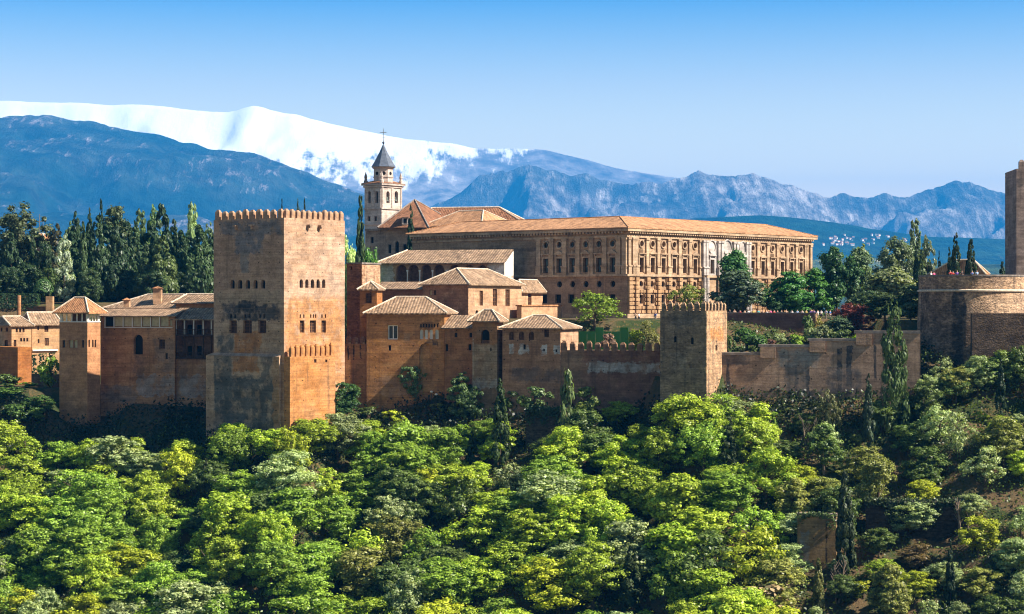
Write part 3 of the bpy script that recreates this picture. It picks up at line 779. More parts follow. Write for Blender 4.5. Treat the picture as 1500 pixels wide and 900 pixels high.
# timber galleries
Tg = frame(320, 361.5, 20, lpx=256.5, Lr=7)
tg = thing('timber_gallery', 'shaded two-storey dark timber balcony with thin white posts beside the great tower', 'building', (Tg.C.x, Tg.C.y, -20))
gz = [Tg.zy(p) for p in (600, 527, 493, 468, 456)]
walls(Tg, tg, wmat, -21, gz[1])
bk = frame(0, 0, 20, C=Tg.C+Tg.dr*2.2, Ll=Tg.Ll, Lr=4)
walls(bk, tg, M['brown_room'], gz[1], gz[3]+0.5, [('L', x, y, 7, 14, 'void', 'rect', 0.3) for x in (264, 278, 292) for y in (483, 514)], name='gallery_wall')
fl = MB()
for z in (gz[1]+0.003, gz[2]): fl.box(Tg.L.pt(-Tg.Ll, z, 0.25), Tg.L.d*Tg.Ll, -Tg.L.n*2.4, Vector((0, 0, 0.3)))
fl.build('gallery_floor', M['wood'], tg)
for lev, (z0, z1) in enumerate(((gz[1]+0.31, gz[2]), (gz[2]+0.31, gz[3]))):
    for x in (258, 270.5, 284, 298, 310):
        u, _ = Tg.L.uz(x, 480)
        mb = MB(); mb.tube(Tg.L.pt(u, z0, 0.05), Tg.L.pt(u, z1, 0.05), 0.13, 0.13, 8); mb.build('post', M['white'] if lev else M['wood'], tg)
    rb = MB()
    rb.box(Tg.L.pt(-Tg.Ll+0.2, z0+0.9, 0.18), Tg.L.d*(Tg.Ll-0.4), Tg.L.n*0.07, Vector((0, 0, 0.08)))
    for i in range(26): rb.box(Tg.L.pt(-Tg.Ll+0.3+i*0.29, z0, 0.19), Tg.L.d*0.05, Tg.L.n*0.05, Vector((0, 0, 0.89)))
    rb.build('railing', M['wood'], tg)
pent(tg, Tg, gz[3]+0.02, gz[4]+0.6, over=0.7, depth=3.0)
up = frame(316, 366, 20, lpx=258, Lr=7)
walls(up, tg, wmat, gz[3]-1, up.zy(444), name='upper_wall')
hip(tg, up, up.zy(444), up.zy(431), over=0.7, along='L', inset=1.0, inset2=1.0)

# ---- houses on the far left
hmat = wall_mat('ochre_house_plaster', (0.48, 0.285, 0.15), (0.44, 0.25, 0.12), (0.50, 0.31, 0.18), drip=0.2, course=0.06, big=0.5)
H1 = frame(17, 393, 50, lpx=-14, rpx=46)
h1 = thing('house', 'small low ochre house with three little attic windows beside the brick bastion', 'house', (H1.C.x, H1.C.y, -16))
ws = [('R', x, y, w, h, 'wood', 'rect', 0.2) for x, y, w, h in ((24.5, 484, 3, 6), (29.5, 484, 3, 6), (34.5, 484, 3, 6), (31, 498, 3, 5), (35.5, 498, 3, 5), (40, 498, 3, 5), (22, 503, 4, 10))]
ws += [('L', 10, 483, 4, 6, 'wood', 'rect', 0.2), ('L', 9, 503, 5, 9, 'wood', 'rect', 0.2), ('L', 2, 483, 3, 6, 'wood', 'rect', 0.2)]
walls(H1, h1, hmat, -16, H1.zy(477), ws)
hip(h1, H1, H1.zy(477), H1.zy(464), over=0.5, along='R', inset=0.8, inset2=0.5)
H2 = frame(47, 398, 52, lpx=32, rpx=87)
h2 = thing('house', 'taller ochre house with four brown windows and a sloping tile roof beside slender tower', 'house', (H2.C.x, H2.C.y, -16))
walls(H2, h2, hmat, -17, H2.zy(476), [('R', x, y, w, h, 'wood', 'rect', 0.2) for x, y, w, h in ((56, 481, 2.5, 5.5), (68, 482, 6, 9), (56.5, 500, 2.5, 6), (68.5, 501, 6, 11), (50, 530, 4, 10))])
slp = MB()
hip(h2, H2, H2.zy(475.5), H2.zy(458), over=0.6, along='R', inset=0.6, inset2=0.6)
bc = MB(); u0, z = H2.R.uz(47, 514.5); u1, _ = H2.R.uz(84, 514); bc.box(H2.R.pt(u0, z, 0.0), H2.R.d*(u1-u0), H2.R.n*0.35, Vector((0, 0, 0.3))); bc.build('ledge', M['white'], h2)
H3 = frame(26, 384, 50, lpx=-16, rpx=46)
h3 = thing('brick_bastion', 'low flat-topped orange brick bastion with one shaded side below the ochre houses', 'bastion', (H3.C.x, H3.C.y, -20))
walls(H3, h3, wall_mat('orange_brick', (0.40, 0.155, 0.045), (0.34, 0.12, 0.035), (0.38, 0.17, 0.07), drip=0.35, course=0.3, brick=0.6), -21, H3.zy(509))
cw = frame(88, 376, 30, lpx=46, Lr=2)
cwt = thing('garden_wall', 'rough dark garden wall under the hedges left of the slender tower', 'wall', (cw.C.x, cw.C.y, -24))
walls(cw, cwt, wall_mat('rough_dark_wall', (0.20, 0.125, 0.08), (0.14, 0.09, 0.06), (0.24, 0.14, 0.08), drip=0.6, brick=0.5), -25, cw.zy(549))
gw = frame(76, 410, 20, lpx=-20, Lr=1.2)
gwt = thing('garden_wall', 'brown terrace wall above the ochre houses below the clipped hedge', 'wall', (gw.C.x, gw.C.y, -4))
walls(gw, gwt, pinkplaster if False else wall_mat('brown_terrace_wall', (0.22, 0.115, 0.06), (0.17, 0.085, 0.045), (0.2, 0.11, 0.06), drip=0.4), -8, gw.zy(449))
gp = MB(); p = P3(72, 462, 408); gp.box((p.x-0.7, 408, p.z), (1.4, 0, 0), (0, 1.4, 0), (0, 0, 3.9)); gp.build('gate_pier', hmat, gwt)
gp = MB(); p = P3(28, 462, 408); gp.tube((p.x, 408, p.z), (p.x, 408, p.z+4.1), 0.38, 0.38, 10); gp.build('round_pier', wmat, gwt)

# ---- brick turret behind the great tower
Bt = frame(530, 366, 30, lpx=508, rpx=557)
bt = thing('brick_turret', 'square brick turret with pale plastered sunlit side just right of the great tower', 'tower', (Bt.C.x, Bt.C.y, -19))
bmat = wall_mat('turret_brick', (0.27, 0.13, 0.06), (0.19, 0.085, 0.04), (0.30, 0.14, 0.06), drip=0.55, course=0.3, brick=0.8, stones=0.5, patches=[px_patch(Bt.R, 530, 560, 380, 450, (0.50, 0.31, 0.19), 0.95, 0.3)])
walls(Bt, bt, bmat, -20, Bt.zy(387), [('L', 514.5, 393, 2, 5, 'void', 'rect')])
cp = MB(); cp.box(Bt.c[0]+Vector((0, 0, Bt.zy(387)+0.004))-Bt.dl*0.15-Bt.dr*0.15, Bt.dl*(Bt.Ll+0.3), Bt.dr*(Bt.Lr+0.3), Vector((0, 0, 0.3))); cp.build('coping', M['coping'], bt)
# little house in front of it
Lh = frame(552, 359.5, 9, lpx=527, Lr=4.5)
lh = thing('palace_wing', 'small orange block with a single barred window between brick turret and long front hall', 'building', (Lh.C.x, Lh.C.y, -19))
omat = wall_mat('orange_palace_plaster', (0.38, 0.165, 0.058), (0.31, 0.125, 0.043), (0.40, 0.18, 0.07), drip=0.35, course=0.35, big=0.6)
walls(Lh, lh, omat, -20, Lh.zy(424), [('L', 540, 437, 9, 15, 'lattice', 'rect', 0.3)])
hip(lh, Lh, Lh.zy(424), Lh.zy(412.5), over=0.45, along='R')

# ---- arcaded courtyard gallery
Ar = frame(739, 399, 15, lpx=556, Lr=7)
ar = thing('arcaded_gallery', 'long tile-roofed gallery with a row of seven arches and white end walls', 'building', (Ar.C.x, Ar.C.y, -4))
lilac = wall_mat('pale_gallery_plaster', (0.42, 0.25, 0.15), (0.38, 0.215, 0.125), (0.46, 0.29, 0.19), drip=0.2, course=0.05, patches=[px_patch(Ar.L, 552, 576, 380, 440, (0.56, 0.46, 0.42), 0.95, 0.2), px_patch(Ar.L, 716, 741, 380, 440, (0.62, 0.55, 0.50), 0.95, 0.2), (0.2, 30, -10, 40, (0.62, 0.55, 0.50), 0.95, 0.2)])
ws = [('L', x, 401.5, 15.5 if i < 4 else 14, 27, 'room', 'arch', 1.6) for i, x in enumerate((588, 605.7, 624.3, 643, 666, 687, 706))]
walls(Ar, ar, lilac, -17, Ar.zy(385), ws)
for x in (596.9, 615, 633.7, 654.5, 676.5, 696.5):
    u, z0 = Ar.L.uz(x, 414); _, z1 = Ar.L.uz(x, 398)
    mb = MB(); mb.tube(Ar.L.pt(u, z0, 0.06), Ar.L.pt(u, z1, 0.06), 0.11, 0.11, 8); mb.box(Ar.L.pt(u-0.2, z1, -0.0), Ar.L.d*0.4, Ar.L.n*0.2, Vector((0, 0, 0.3))); mb.build('column', M['white'], ar)
a, b = Ar.c[0], Ar.c[1]
ze, zr = Ar.zy(385), Ar.zy(365)
upz = lambda p, z: Vector((p.x, p.y, z))
A0, B0 = upz(a-Ar.dl*0.9-Ar.dr*0.8, ze), upz(b+Ar.dl*0.1-Ar.dr*0.8, ze)
R0, R1 = upz(a+Ar.dl*3.8+Ar.dr*6.9, zr+0.1), upz(b+Ar.dl*0.1+Ar.dr*6.9, zr+0.1)
E0 = upz(a-Ar.dl*0.9+Ar.dr*7.8, ze)
slopes(ar, [[A0, B0, R1, R0], [E0, A0, R0]], M['tile'])
gb = MB(); gb.poly([Ar.R.pt(-0.0, ze-2.5, 0.004), Ar.R.pt(7, ze-2.5, 0.004), Ar.R.pt(7, zr-0.2, 0.004), Ar.R.pt(0.0, ze-0.2, 0.004)]); gb.box(Ar.R.pt(6.7, ze-2.5, -0.3), Ar.R.d*0.3, Ar.R.n*0.3, Vector((0, 0, zr-ze+2.3))); gb.build('gable', M['white'], ar)

# ---- main hall with the big sunlit side
Hm = frame(686, 371, 28, lpx=619, rpx=764)
hl = thing('palace_hall', 'broad hip-roofed palace hall with three tall narrow windows in its sunlit peach wall', 'building', (Hm.C.x, Hm.C.y, -10))
peach = wall_mat('peach_plaster', (0.47, 0.29, 0.175), (0.43, 0.25, 0.14), (0.40, 0.22, 0.12), drip=0.22, course=0.08, big=0.6, patches=[(-30, -0.0, -12, 12, (0.29, 0.15, 0.085), 0.95, 0.05), px_patch(Hm.R, 690, 764, 448, 466, (0.43, 0.27, 0.17), 0.6, 0.8)])  # left face painted darker, its shade put into the plaster colour
ws = [('R', x, y, w, h, 'lattice', 'rect', 0.3) for x, y, w, h in ((705, 437, 5, 22), (725, 436, 6.2, 25), (743.5, 436.5, 6.4, 25))]
ws += [('R', 698.6, 458.5, 4.5, 8, 'void', 'round'), ('L', 631, 429, 4, 7, 'cream', 'rect'), ('L', 637, 429, 3.2, 7, 'wood', 'rect')]
walls(Hm, hl, peach, -12, Hm.zy(416.5), ws)
hip(hl, Hm, Hm.zy(416.5), Hm.zy(392.5), over=0.6, along='R', inset=5.0, inset2=5.5)
Pw = frame(626, 376, 20, lpx=552, Lr=5)
pw_ = thing('palace_wing', 'low brown wall strip with a narrow tile roof in front of the arches', 'building', (Pw.C.x, Pw.C.y, -10))
walls(Pw, pw_, wall_mat('brown_plaster', (0.27, 0.135, 0.075), (0.23, 0.11, 0.06), (0.26, 0.135, 0.08), drip=0.2, course=0.05), -12, Pw.zy(424))
pent(pw_, Pw, Pw.zy(423.5), Pw.zy(412.5), over=0.5, depth=3.4)
Ex = frame(763, 391, 28, lpx=752, rpx=795)
ex = thing('palace_wing', 'small sunlit peach wing with one tall window against the hall\'s far end', 'building', (Ex.C.x, Ex.C.y, -10))
walls(Ex, ex, pinkplaster, -10, Ex.zy(428), [('R', 776, 442, 5.2, 23, 'lattice', 'rect', 0.3)])
hip(ex, Ex, Ex.zy(428), Ex.zy(410), over=0.6)
Lo = frame(764, 385, 28, lpx=757, rpx=823)
lo = thing('garden_wall', 'low peach parapet wall with a tiled top behind the long roofs', 'wall', (Lo.C.x, Lo.C.y, -10))
walls(Lo, lo, pinkplaster, -10, Lo.zy(449))
tp = MB(); tp.box(Lo.c[0]-Lo.dl*0.2-Lo.dr*0.2+zz*(Lo.zy(449)+0.004), Lo.dl*(Lo.Ll+0.4), Lo.dr*(Lo.Lr+0.4), zz*0.3); tp.build('coping', M['tile_orange'], lo)

# ---- long front hall with the blind arch
J = frame(651, 356, 9, lpx=537, Lr=9.5)
jh = thing('palace_hall', 'long orange hall with blind arch, white twin window and shallow tile roof', 'building', (J.C.x, J.C.y, -18))
jm = wall_mat('orange_front_wall', (0.44, 0.22, 0.085), (0.37, 0.165, 0.06), (0.42, 0.20, 0.08), drip=0.42, course=0.65, big=0.6, pitch=1.0, patches=[px_patch(J.L, 540, 600, 552, 580, (0.34, 0.20, 0.12), 0.8, 0.4), px_patch(J.L, 592, 600, 488, 500, (0.36, 0.22, 0.12), 0.8, 0.15), px_patch(J.L, 616, 645, 470, 482, (0.14, 0.075, 0.04), 0.7, 0.4), px_patch(J.L, 632, 642, 498, 507, (0.08, 0.05, 0.04), 0.9, 0.2), px_patch(J.L, 537, 560, 455, 600, (0.42, 0.18, 0.055), 0.6, 1.0)])
ws = [('L', 575.7, 487, 14.5, 21, 'white', 'rect', 0.3), ('L', 571, 510, 4, 8, 'void', 'rect'), ('L', 623.6, 533, 19, 60, 'blind', 'arch', 0.45)]
for x in (617.6, 624.6, 631.6, 640): ws.append(('L', x, 490, 4.8, 14, 'white', 'arch', 0.3))
for x in (616.5, 620.5, 624.5, 628.5, 632.5, 636.5, 641): ws.append(('L', x, 477, 2.2, 5.5, 'void', 'arch', 0.25))
walls(J, jh, jm, -22, J.zy(459), ws)
hip(jh, J, J.zy(459), J.zy(435), over=0.6, along='L', inset=5, inset2=5)
# curtain wall between great tower and front hall
Cw = frame(538.5, 358.6, 9, lpx=484, Lr=2.2)
cw2 = thing('curtain_wall', 'orange-brown curtain wall with dark streaks between the great tower and blind arch hall', 'wall', (Cw.C.x, Cw.C.y, -20))
pts = [px_patch(Cw.L, x-1.3, x+1.3, 503+i*2 % 5, y1, (0.035, 0.028, 0.025), 0.97, 0.12) for i, (x, y1) in enumerate(((495, 535), (503, 533), (510, 530), (518, 527), (528, 524), (537, 515)))]
walls(Cw, cw2, wall_mat('streaked_curtain_wall', (0.42, 0.20, 0.075), (0.34, 0.145, 0.055), (0.30, 0.14, 0.065), drip=0.55, course=0.5, patches=pts), -22, Cw.zy(504))
merlons(cw2, Cw.L, -Cw.Ll, -0.3, 5, Cw.zy(504), 1.5, bmat, dep=0.6)

# ---- plain wall, mirador turret and the arched-window range
K1 = frame(694, 353.4, 20, lpx=651.2, Lr=7)
k1 = thing('palace_wing', 'plain brown wall with four little square windows beside the pyramid-roofed turret', 'building', (K1.C.x, K1.C.y, -18))
km = wall_mat('brown_front_wall', (0.36, 0.18, 0.08), (0.29, 0.135, 0.06), (0.33, 0.165, 0.08), drip=0.45, course=0.45, big=0.6)
walls(K1, k1, km, -22, K1.zy(481), [('L', 668, 491, 4, 6.5, 'void', 'rect'), ('L', 689.6, 491, 3.6, 6.5, 'void', 'rect'), ('L', 654.6, 509.5, 4, 10, 'void', 'rect'), ('L', 688.4, 509, 4.2, 9, 'void', 'rect')])
pent(k1, K1, K1.zy(480.5), K1.zy(462), over=0.5, depth=4.5)
Mi = frame(728, 349, 20, lpx=692, rpx=737)
mi = thing('square_turret', 'square turret with pyramid roof, arched window and pale worn lower wall', 'tower', (Mi.C.x, Mi.C.y, -18))
mm = wall_mat('mirador_turret_masonry', (0.27, 0.155, 0.085), (0.21, 0.125, 0.07), (0.31, 0.21, 0.13), drip=0.4, course=0.5, big=0.6, patches=[px_patch(Mi.L, 690, 730, 505, 560, (0.32, 0.23, 0.15), 0.8, 1.0), px_patch(Mi.L, 690, 730, 555, 570, (0.35, 0.32, 0.28), 0.7, 0.6), px_patch(Mi.L, 690, 730, 465, 503, (0.30, 0.14, 0.06), 0.9, 0.3), px_patch(Mi.L, 690, 730, 575, 640, (0.20, 0.12, 0.07), 0.8, 0.8), px_patch(Mi.L, 690, 694, 500, 560, (0.42, 0.32, 0.23), 0.8, 0.1)])
walls(Mi, mi, mm, -22, Mi.zy(470.5), [('L', 710.8, 493, 12.5, 20, 'void', 'arch', 0.7), ('L', 719, 512, 2, 5, 'void', 'rect')])
rl = MB(); u, z = Mi.L.uz(710.8, 501); rl.box(Mi.L.pt(u-0.75, z-0.4, -0.3), Mi.L.d*1.5, Mi.L.n*0.05, zz*0.7); rl.build('window_railing', M['wood_mid'], mi)
hip(mi, Mi, Mi.zy(470.5), Mi.zy(454), over=0.75)
K = frame(821, 345.3, 20, lpx=736, rpx=847)
kt = thing('palace_wing', 'brown range with three small arched windows, white plaster patches and sunlit peach end', 'building', (K.C.x, K.C.y, -18))
wh = (0.50, 0.47, 0.44)
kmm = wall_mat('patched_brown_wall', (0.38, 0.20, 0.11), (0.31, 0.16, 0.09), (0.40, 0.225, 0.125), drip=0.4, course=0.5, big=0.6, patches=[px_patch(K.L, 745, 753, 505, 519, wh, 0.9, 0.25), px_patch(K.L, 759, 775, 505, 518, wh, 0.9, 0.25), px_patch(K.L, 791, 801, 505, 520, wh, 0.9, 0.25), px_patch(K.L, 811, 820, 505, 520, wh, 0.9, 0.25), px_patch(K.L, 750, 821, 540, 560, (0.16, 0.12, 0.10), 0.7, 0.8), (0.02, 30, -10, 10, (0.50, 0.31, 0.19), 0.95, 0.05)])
ws = [('L', x, 492, 8, 12, 'wood', 'arch', 0.35) for x in (749.5, 764, 778.5)]+[('L', 800.5, 488.5, 7, 11, 'lattice', 'rect', 0.35), ('L', 768.3, 508.5, 3.4, 7.5, 'void', 'rect'), ('L', 796.7, 513, 2.8, 4, 'void', 'rect'), ('L', 815, 514, 2.8, 4, 'void', 'rect')]
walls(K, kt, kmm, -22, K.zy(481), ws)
hip(kt, K, K.zy(481), K.zy(462.5), over=0.55, along='L', inset=4.5, inset2=5)

# ---- crenellated curtain wall and the two-faced tower
CWt = frame(969, 339.2, 20, lpx=820, Lr=1.6)
cl = thing('curtain_wall', 'long shaded curtain wall topped by pointed battlements with a pale whitewashed band', 'wall', (CWt.C.x, CWt.C.y, -18))
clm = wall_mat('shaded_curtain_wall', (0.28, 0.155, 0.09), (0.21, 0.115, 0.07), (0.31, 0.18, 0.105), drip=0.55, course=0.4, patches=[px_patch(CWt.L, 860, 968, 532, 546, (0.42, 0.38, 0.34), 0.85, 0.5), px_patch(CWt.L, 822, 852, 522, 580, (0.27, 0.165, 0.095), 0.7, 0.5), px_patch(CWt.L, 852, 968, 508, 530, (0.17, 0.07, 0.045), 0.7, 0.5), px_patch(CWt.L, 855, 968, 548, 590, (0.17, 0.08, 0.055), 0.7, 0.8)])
zc = CWt.zy(514.5)
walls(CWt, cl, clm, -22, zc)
merlons(cl, CWt.L, -CWt.Ll, -0.1, 12, zc, CWt.zy(501)-zc, clm, dep=0.55)
wk = MB(); wk.box(CWt.c[0]+zz*-14, CWt.dl*0.001, CWt.dr*0.001, zz*0.001)
Mt = frame(1035, 331, 22, lpx=967, rpx=1065)
mt = thing('square_tower', 'squat battlemented tower with grey rubble front and pale orange sunlit side', 'tower', (Mt.C.x, Mt.C.y, -18))
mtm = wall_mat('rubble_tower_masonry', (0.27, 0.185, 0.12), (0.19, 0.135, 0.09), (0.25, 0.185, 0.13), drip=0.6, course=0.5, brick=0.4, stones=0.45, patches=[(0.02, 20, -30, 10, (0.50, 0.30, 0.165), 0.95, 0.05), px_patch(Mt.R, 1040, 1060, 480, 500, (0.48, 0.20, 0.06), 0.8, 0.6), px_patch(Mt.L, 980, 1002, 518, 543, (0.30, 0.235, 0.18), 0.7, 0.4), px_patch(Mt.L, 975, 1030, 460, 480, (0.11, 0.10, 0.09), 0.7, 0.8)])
zm = Mt.zy(455.5)
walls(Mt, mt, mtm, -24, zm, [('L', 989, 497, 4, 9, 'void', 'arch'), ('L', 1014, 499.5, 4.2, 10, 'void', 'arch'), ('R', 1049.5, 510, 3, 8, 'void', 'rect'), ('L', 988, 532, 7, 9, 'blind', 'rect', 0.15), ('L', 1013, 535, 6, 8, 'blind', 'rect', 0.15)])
merlons(mt, Mt.L, -Mt.Ll, -0.02, 7, zm, Mt.zy(442)-zm, mtm, dep=0.6)
merlons(mt, Mt.R, 0.35, Mt.Lr, 6, zm, Mt.zy(442)-zm, mtm, dep=0.6, w=0.9)

# ---- stepped retaining wall
Sf = Face((34.0, 340.0), (math.cos(math.radians(12)), -math.sin(math.radians(12))), (-math.sin(math.radians(12)), -math.cos(math.radians(12))))
sw = thing('stepped_wall', 'long stepped retaining wall with grey copings and dark drain streaks below the garden terrace', 'wall', tuple(Sf.pt(10, -18)))
dk, teal = (0.06, 0.06, 0.06), (0.24, 0.225, 0.205)
pt_ = [px_patch(Sf, x0, x1, y0, y1, dk, 0.93, 0.25) for x0, x1, y0, y1 in ((1064, 1069, 528, 572), (1164, 1168, 535, 580), (1179, 1186, 520, 582), (1226, 1233, 512, 575), (1239, 1248, 507, 580), (1280, 1284, 505, 555))]
pt_ += [px_patch(Sf, 1138, 1200, 512, 540, teal, 0.9, 1.2), px_patch(Sf, 1150, 1180, 535, 585, (0.16, 0.14, 0.125), 0.8, 1.0), px_patch(Sf, 1043, 1100, 520, 535, (0.10, 0.095, 0.09), 0.8, 0.8), px_patch(Sf, 1210, 1260, 540, 585, (0.11, 0.10, 0.095), 0.8, 1.2)]
swm = wall_mat('stepped_wall_masonry', (0.40, 0.26, 0.175), (0.34, 0.215, 0.14), (0.44, 0.285, 0.19), drip=0.45, course=0.55, big=0.6, pitch=1.1, patches=pt_)
stp = [(1043, 1114, 516.5), (1114, 1186, 505), (1186, 1254, 496), (1254, 1348, 485)]
outl = []; segs = []
for x0, x1, y in stp:
    u0, _ = Sf.uz(x0, y); u1, _ = Sf.uz(x1, y); _, z = Sf.uz((x0+x1)/2, y); segs.append((u0, u1, z-0.45))
mb = MB()
for (u0, u1, z) in segs:
    panel(mb, Sf, [(u0, -21), (u1, -21), (u1, z), (u0, z)])
    mb.poly([Sf.pt(u0, z), Sf.pt(u1, z), Sf.pt(u1, z, -1.6), Sf.pt(u0, z, -1.6)])
    mb.poly([Sf.pt(u0, z, -1.6), Sf.pt(u0, z), Sf.pt(u0, -21), Sf.pt(u0, -21, -1.6)])
    mb.poly([Sf.pt(u0, z, -1.6), Sf.pt(u1, z, -1.6), Sf.pt(u1, -21, -1.6), Sf.pt(u0, -21, -1.6)])
mb.build('wall', swm, sw)
for k, (u0, u1, z) in enumerate(segs):
    c = MB(); e = 0.35 if k else 0.0
    c.box(Sf.pt(u0-e, z+0.004, 0.14), Sf.d*(u1-u0+e-0.02), -Sf.n*1.85, zz*0.45); c.build('coping', M['coping'], sw)
    if k:
        q = MB(); q.box(Sf.pt(u0, z-1.9, 0.0), Sf.d*2.6, Sf.n*0.3, zz*1.85); q.build('pier', swm, sw)

# ---- terrace wall where visitors stand
Ow = frame(1195, 364, 14, lpx=1040, Lr=5)
ow = thing('terrace_wall', 'plain purple-brown brick terrace wall below the crowd of visitors', 'wall', (Ow.C.x, Ow.C.y, -9))
owm = wall_mat('terrace_brick', (0.20, 0.105, 0.078), (0.17, 0.088, 0.066), (0.22, 0.115, 0.085), drip=0.25, course=0.15, brick=0.6, patches=[(0.02, 30, -20, 10, (0.48, 0.30, 0.16), 0.95, 0.05)])  # end face painted paler, its sunlight put into the brick colour
TWZ = Ow.zy(459.5)
walls(Ow, ow, owm, -11, TWZ)
c = MB(); c.box(Ow.c[0]-Ow.dr*0.12+zz*(TWZ+0.004), Ow.dl*(Ow.Ll+0.12), Ow.dr*0.7, zz*0.16); c.build('coping', M['coping'], ow)

# ---- round bastion and walls on the right
RB = (((1424-CX)/F)*346, 346.0)
rbm = wall_mat('bastion_rubble', (0.38, 0.25, 0.16), (0.29, 0.185, 0.12), (0.43, 0.265, 0.15), drip=0.55, course=0.2, big=0.7, brick=0.35, stones=0.75, bumps=0.9, patches=[(33, 44.5, -18, 3.0, (0.15, 0.10, 0.07), 0.85, 1.5), (42, 44.6, -16, 2.5, (0.05, 0.045, 0.04), 0.92, 0.6), (44, 51, -18, -3, (0.20, 0.135, 0.09), 0.8, 1.5), (46, 56, -2, 1.5, (0.47, 0.31, 0.19), 0.7, 1.0)])  # the pale patch on the right puts sunlight into the rubble colour
rt = thing('round_bastion', 'great round battered bastion of reddish rubble with a moulded string course', 'bastion', (RB[0], RB[1], -14))
zb = lambda py: (HY-py)/F*337.5
mb = MB(); mb.lathe(RB, [(10.2, -16), (9.85, zb(525)), (9.4, zb(470)), (9.15, zb(427)), (9.15, zb(405)), (8.4, zb(405)), (8.4, zb(410))], 56); mb.build('wall', rbm, rt)
mb = MB(); mb.lathe(RB, [(9.16, zb(427.5)), (9.42, zb(427)), (9.42, zb(425)), (9.16, zb(424))], 56, capt=False); mb.build('string_course', M['ridge'], rt)
mb = MB(); mb.lathe(RB, [(9.25, zb(405)+0.003), (9.25, zb(402.5)), (8.35, zb(402.5)), (8.35, zb(405)+0.003)], 56, capt=False); mb.build('coping', M['coping'], rt)
Rw = frame(1600, 330, 8, lpx=1424, Lr=3)
rw = thing('curtain_wall', 'low dark brown outer wall standing before the round bastion at the frame edge', 'wall', (Rw.C.x-5, Rw.C.y, -12))
walls(Rw, rw, wall_mat('outer_wall_rubble', (0.13, 0.085, 0.058), (0.10, 0.068, 0.05), (0.16, 0.10, 0.065), drip=0.5, stones=0.6, brick=0.3), -16, (HY-459)/F*336)
Rt = frame(1640, 372, 4, lpx=1489, Lr=12)
rk = thing('square_tower', 'tall battlemented grey-pink keep cut off by the picture edge behind round bastion', 'tower', (Rt.C.x-8, Rt.C.y, 0))
rkm = wall_mat('keep_masonry', (0.29, 0.215, 0.18), (0.22, 0.16, 0.13), (0.25, 0.185, 0.155), drip=0.5, course=0.7, big=0.6, pitch=0.55, patches=[px_patch(Rt.L, 1474, 1500, 262, 275, (0.10, 0.085, 0.08), 0.8, 0.6)])
zk = (HY-247)/F*372.5
walls(Rt, rk, rkm, -3, zk)
merlons(rk, Rt.L, -Rt.Ll+0.1, -1, int((Rt.Ll-1.1)/1.75), zk, (HY-234)/F*372-zk, rkm, dep=0.7, w=1.1)
lw_ = frame(1520, 364, 15, lpx=1468, Lr=4)
Sb = frame(1443, 372, 40, lpx=1362, rpx=1446)
sbh = thing('gatehouse', 'low building behind the round bastion showing only its tiled hip roof', 'building', (Sb.C.x, Sb.C.y, 1))
walls(Sb, sbh, pinkplaster, -4, (HY-402)/F*372)
zz_ = (HY-402)/F*372
hip(sbh, Sb, zz_, (HY-381)/F*375, over=0.4, along='L', inset=5, inset2=3, mat=M['tile_orange'])
Sm = frame(1290, 352, 14, lpx=1255, Lr=2)

# ---- retaining walls on the slope
pq = ground_hit(1200, 842)
Cs = frame(1225, pq.y, 12, lpx=1168, Lr=6)
ct = thing('cistern_wall', 'golden-brown retaining wall with a dark vertical streak half hidden low on the slope', 'wall', (Cs.C.x, Cs.C.y, pq.z))
walls(Cs, ct, wall_mat('golden_retaining_wall', (0.30, 0.19, 0.085), (0.25, 0.15, 0.065), (0.24, 0.17, 0.10), drip=0.4, course=0.5, patches=[px_patch(Cs.L, 1209, 1212, 765, 830, (0.03, 0.025, 0.02), 0.95, 0.15), px_patch(Cs.L, 1170, 1185, 780, 840, (0.22, 0.23, 0.22), 0.7, 0.5)]), pq.z-4, (HY-757)/F*pq.y)
c = MB(); c.box(Cs.c[0]-Cs.dl*0.1-Cs.dr*0.15+zz*((HY-757)/F*pq.y+0.004), Cs.dl*(Cs.Ll+0.2), Cs.dr*1.2, zz*0.4); c.build('coping', M['coping'], ct)
pq2 = ground_hit(1340, 800)
Rn = frame(1425, pq2.y, 10, lpx=1268, Lr=4)
rn = thing('ruined_wall', 'dark mossy ruined wall among shrubs low on the shaded side of the slope', 'wall', (Rn.C.x-6, Rn.C.y, pq2.z))
walls(Rn, rn, wall_mat('mossy_ruin', (0.06, 0.045, 0.03), (0.035, 0.03, 0.022), (0.075, 0.048, 0.03), drip=0.6, stones=0.6), pq2.z-5, (HY-738)/F*pq2.y)
pq3 = ground_hit(850, 628)
Br = frame(868, 336.5, 14, lpx=770, Lr=3)
br = thing('arched_wall', 'dark stone embankment with a round-headed arch below the battlemented curtain wall', 'wall', (Br.C.x, Br.C.y, -22))
walls(Br, br, wall_mat('embankment_stone', (0.10, 0.075, 0.05), (0.06, 0.05, 0.038), (0.12, 0.085, 0.06), drip=0.5, stones=0.6), -30, Br.zy(601), [('L', 840, 618, 26, 22, 'void', 'arch', 1.5)])

def ivy_on(block, th, z_top, n, drop, col, seed=1):
    pass
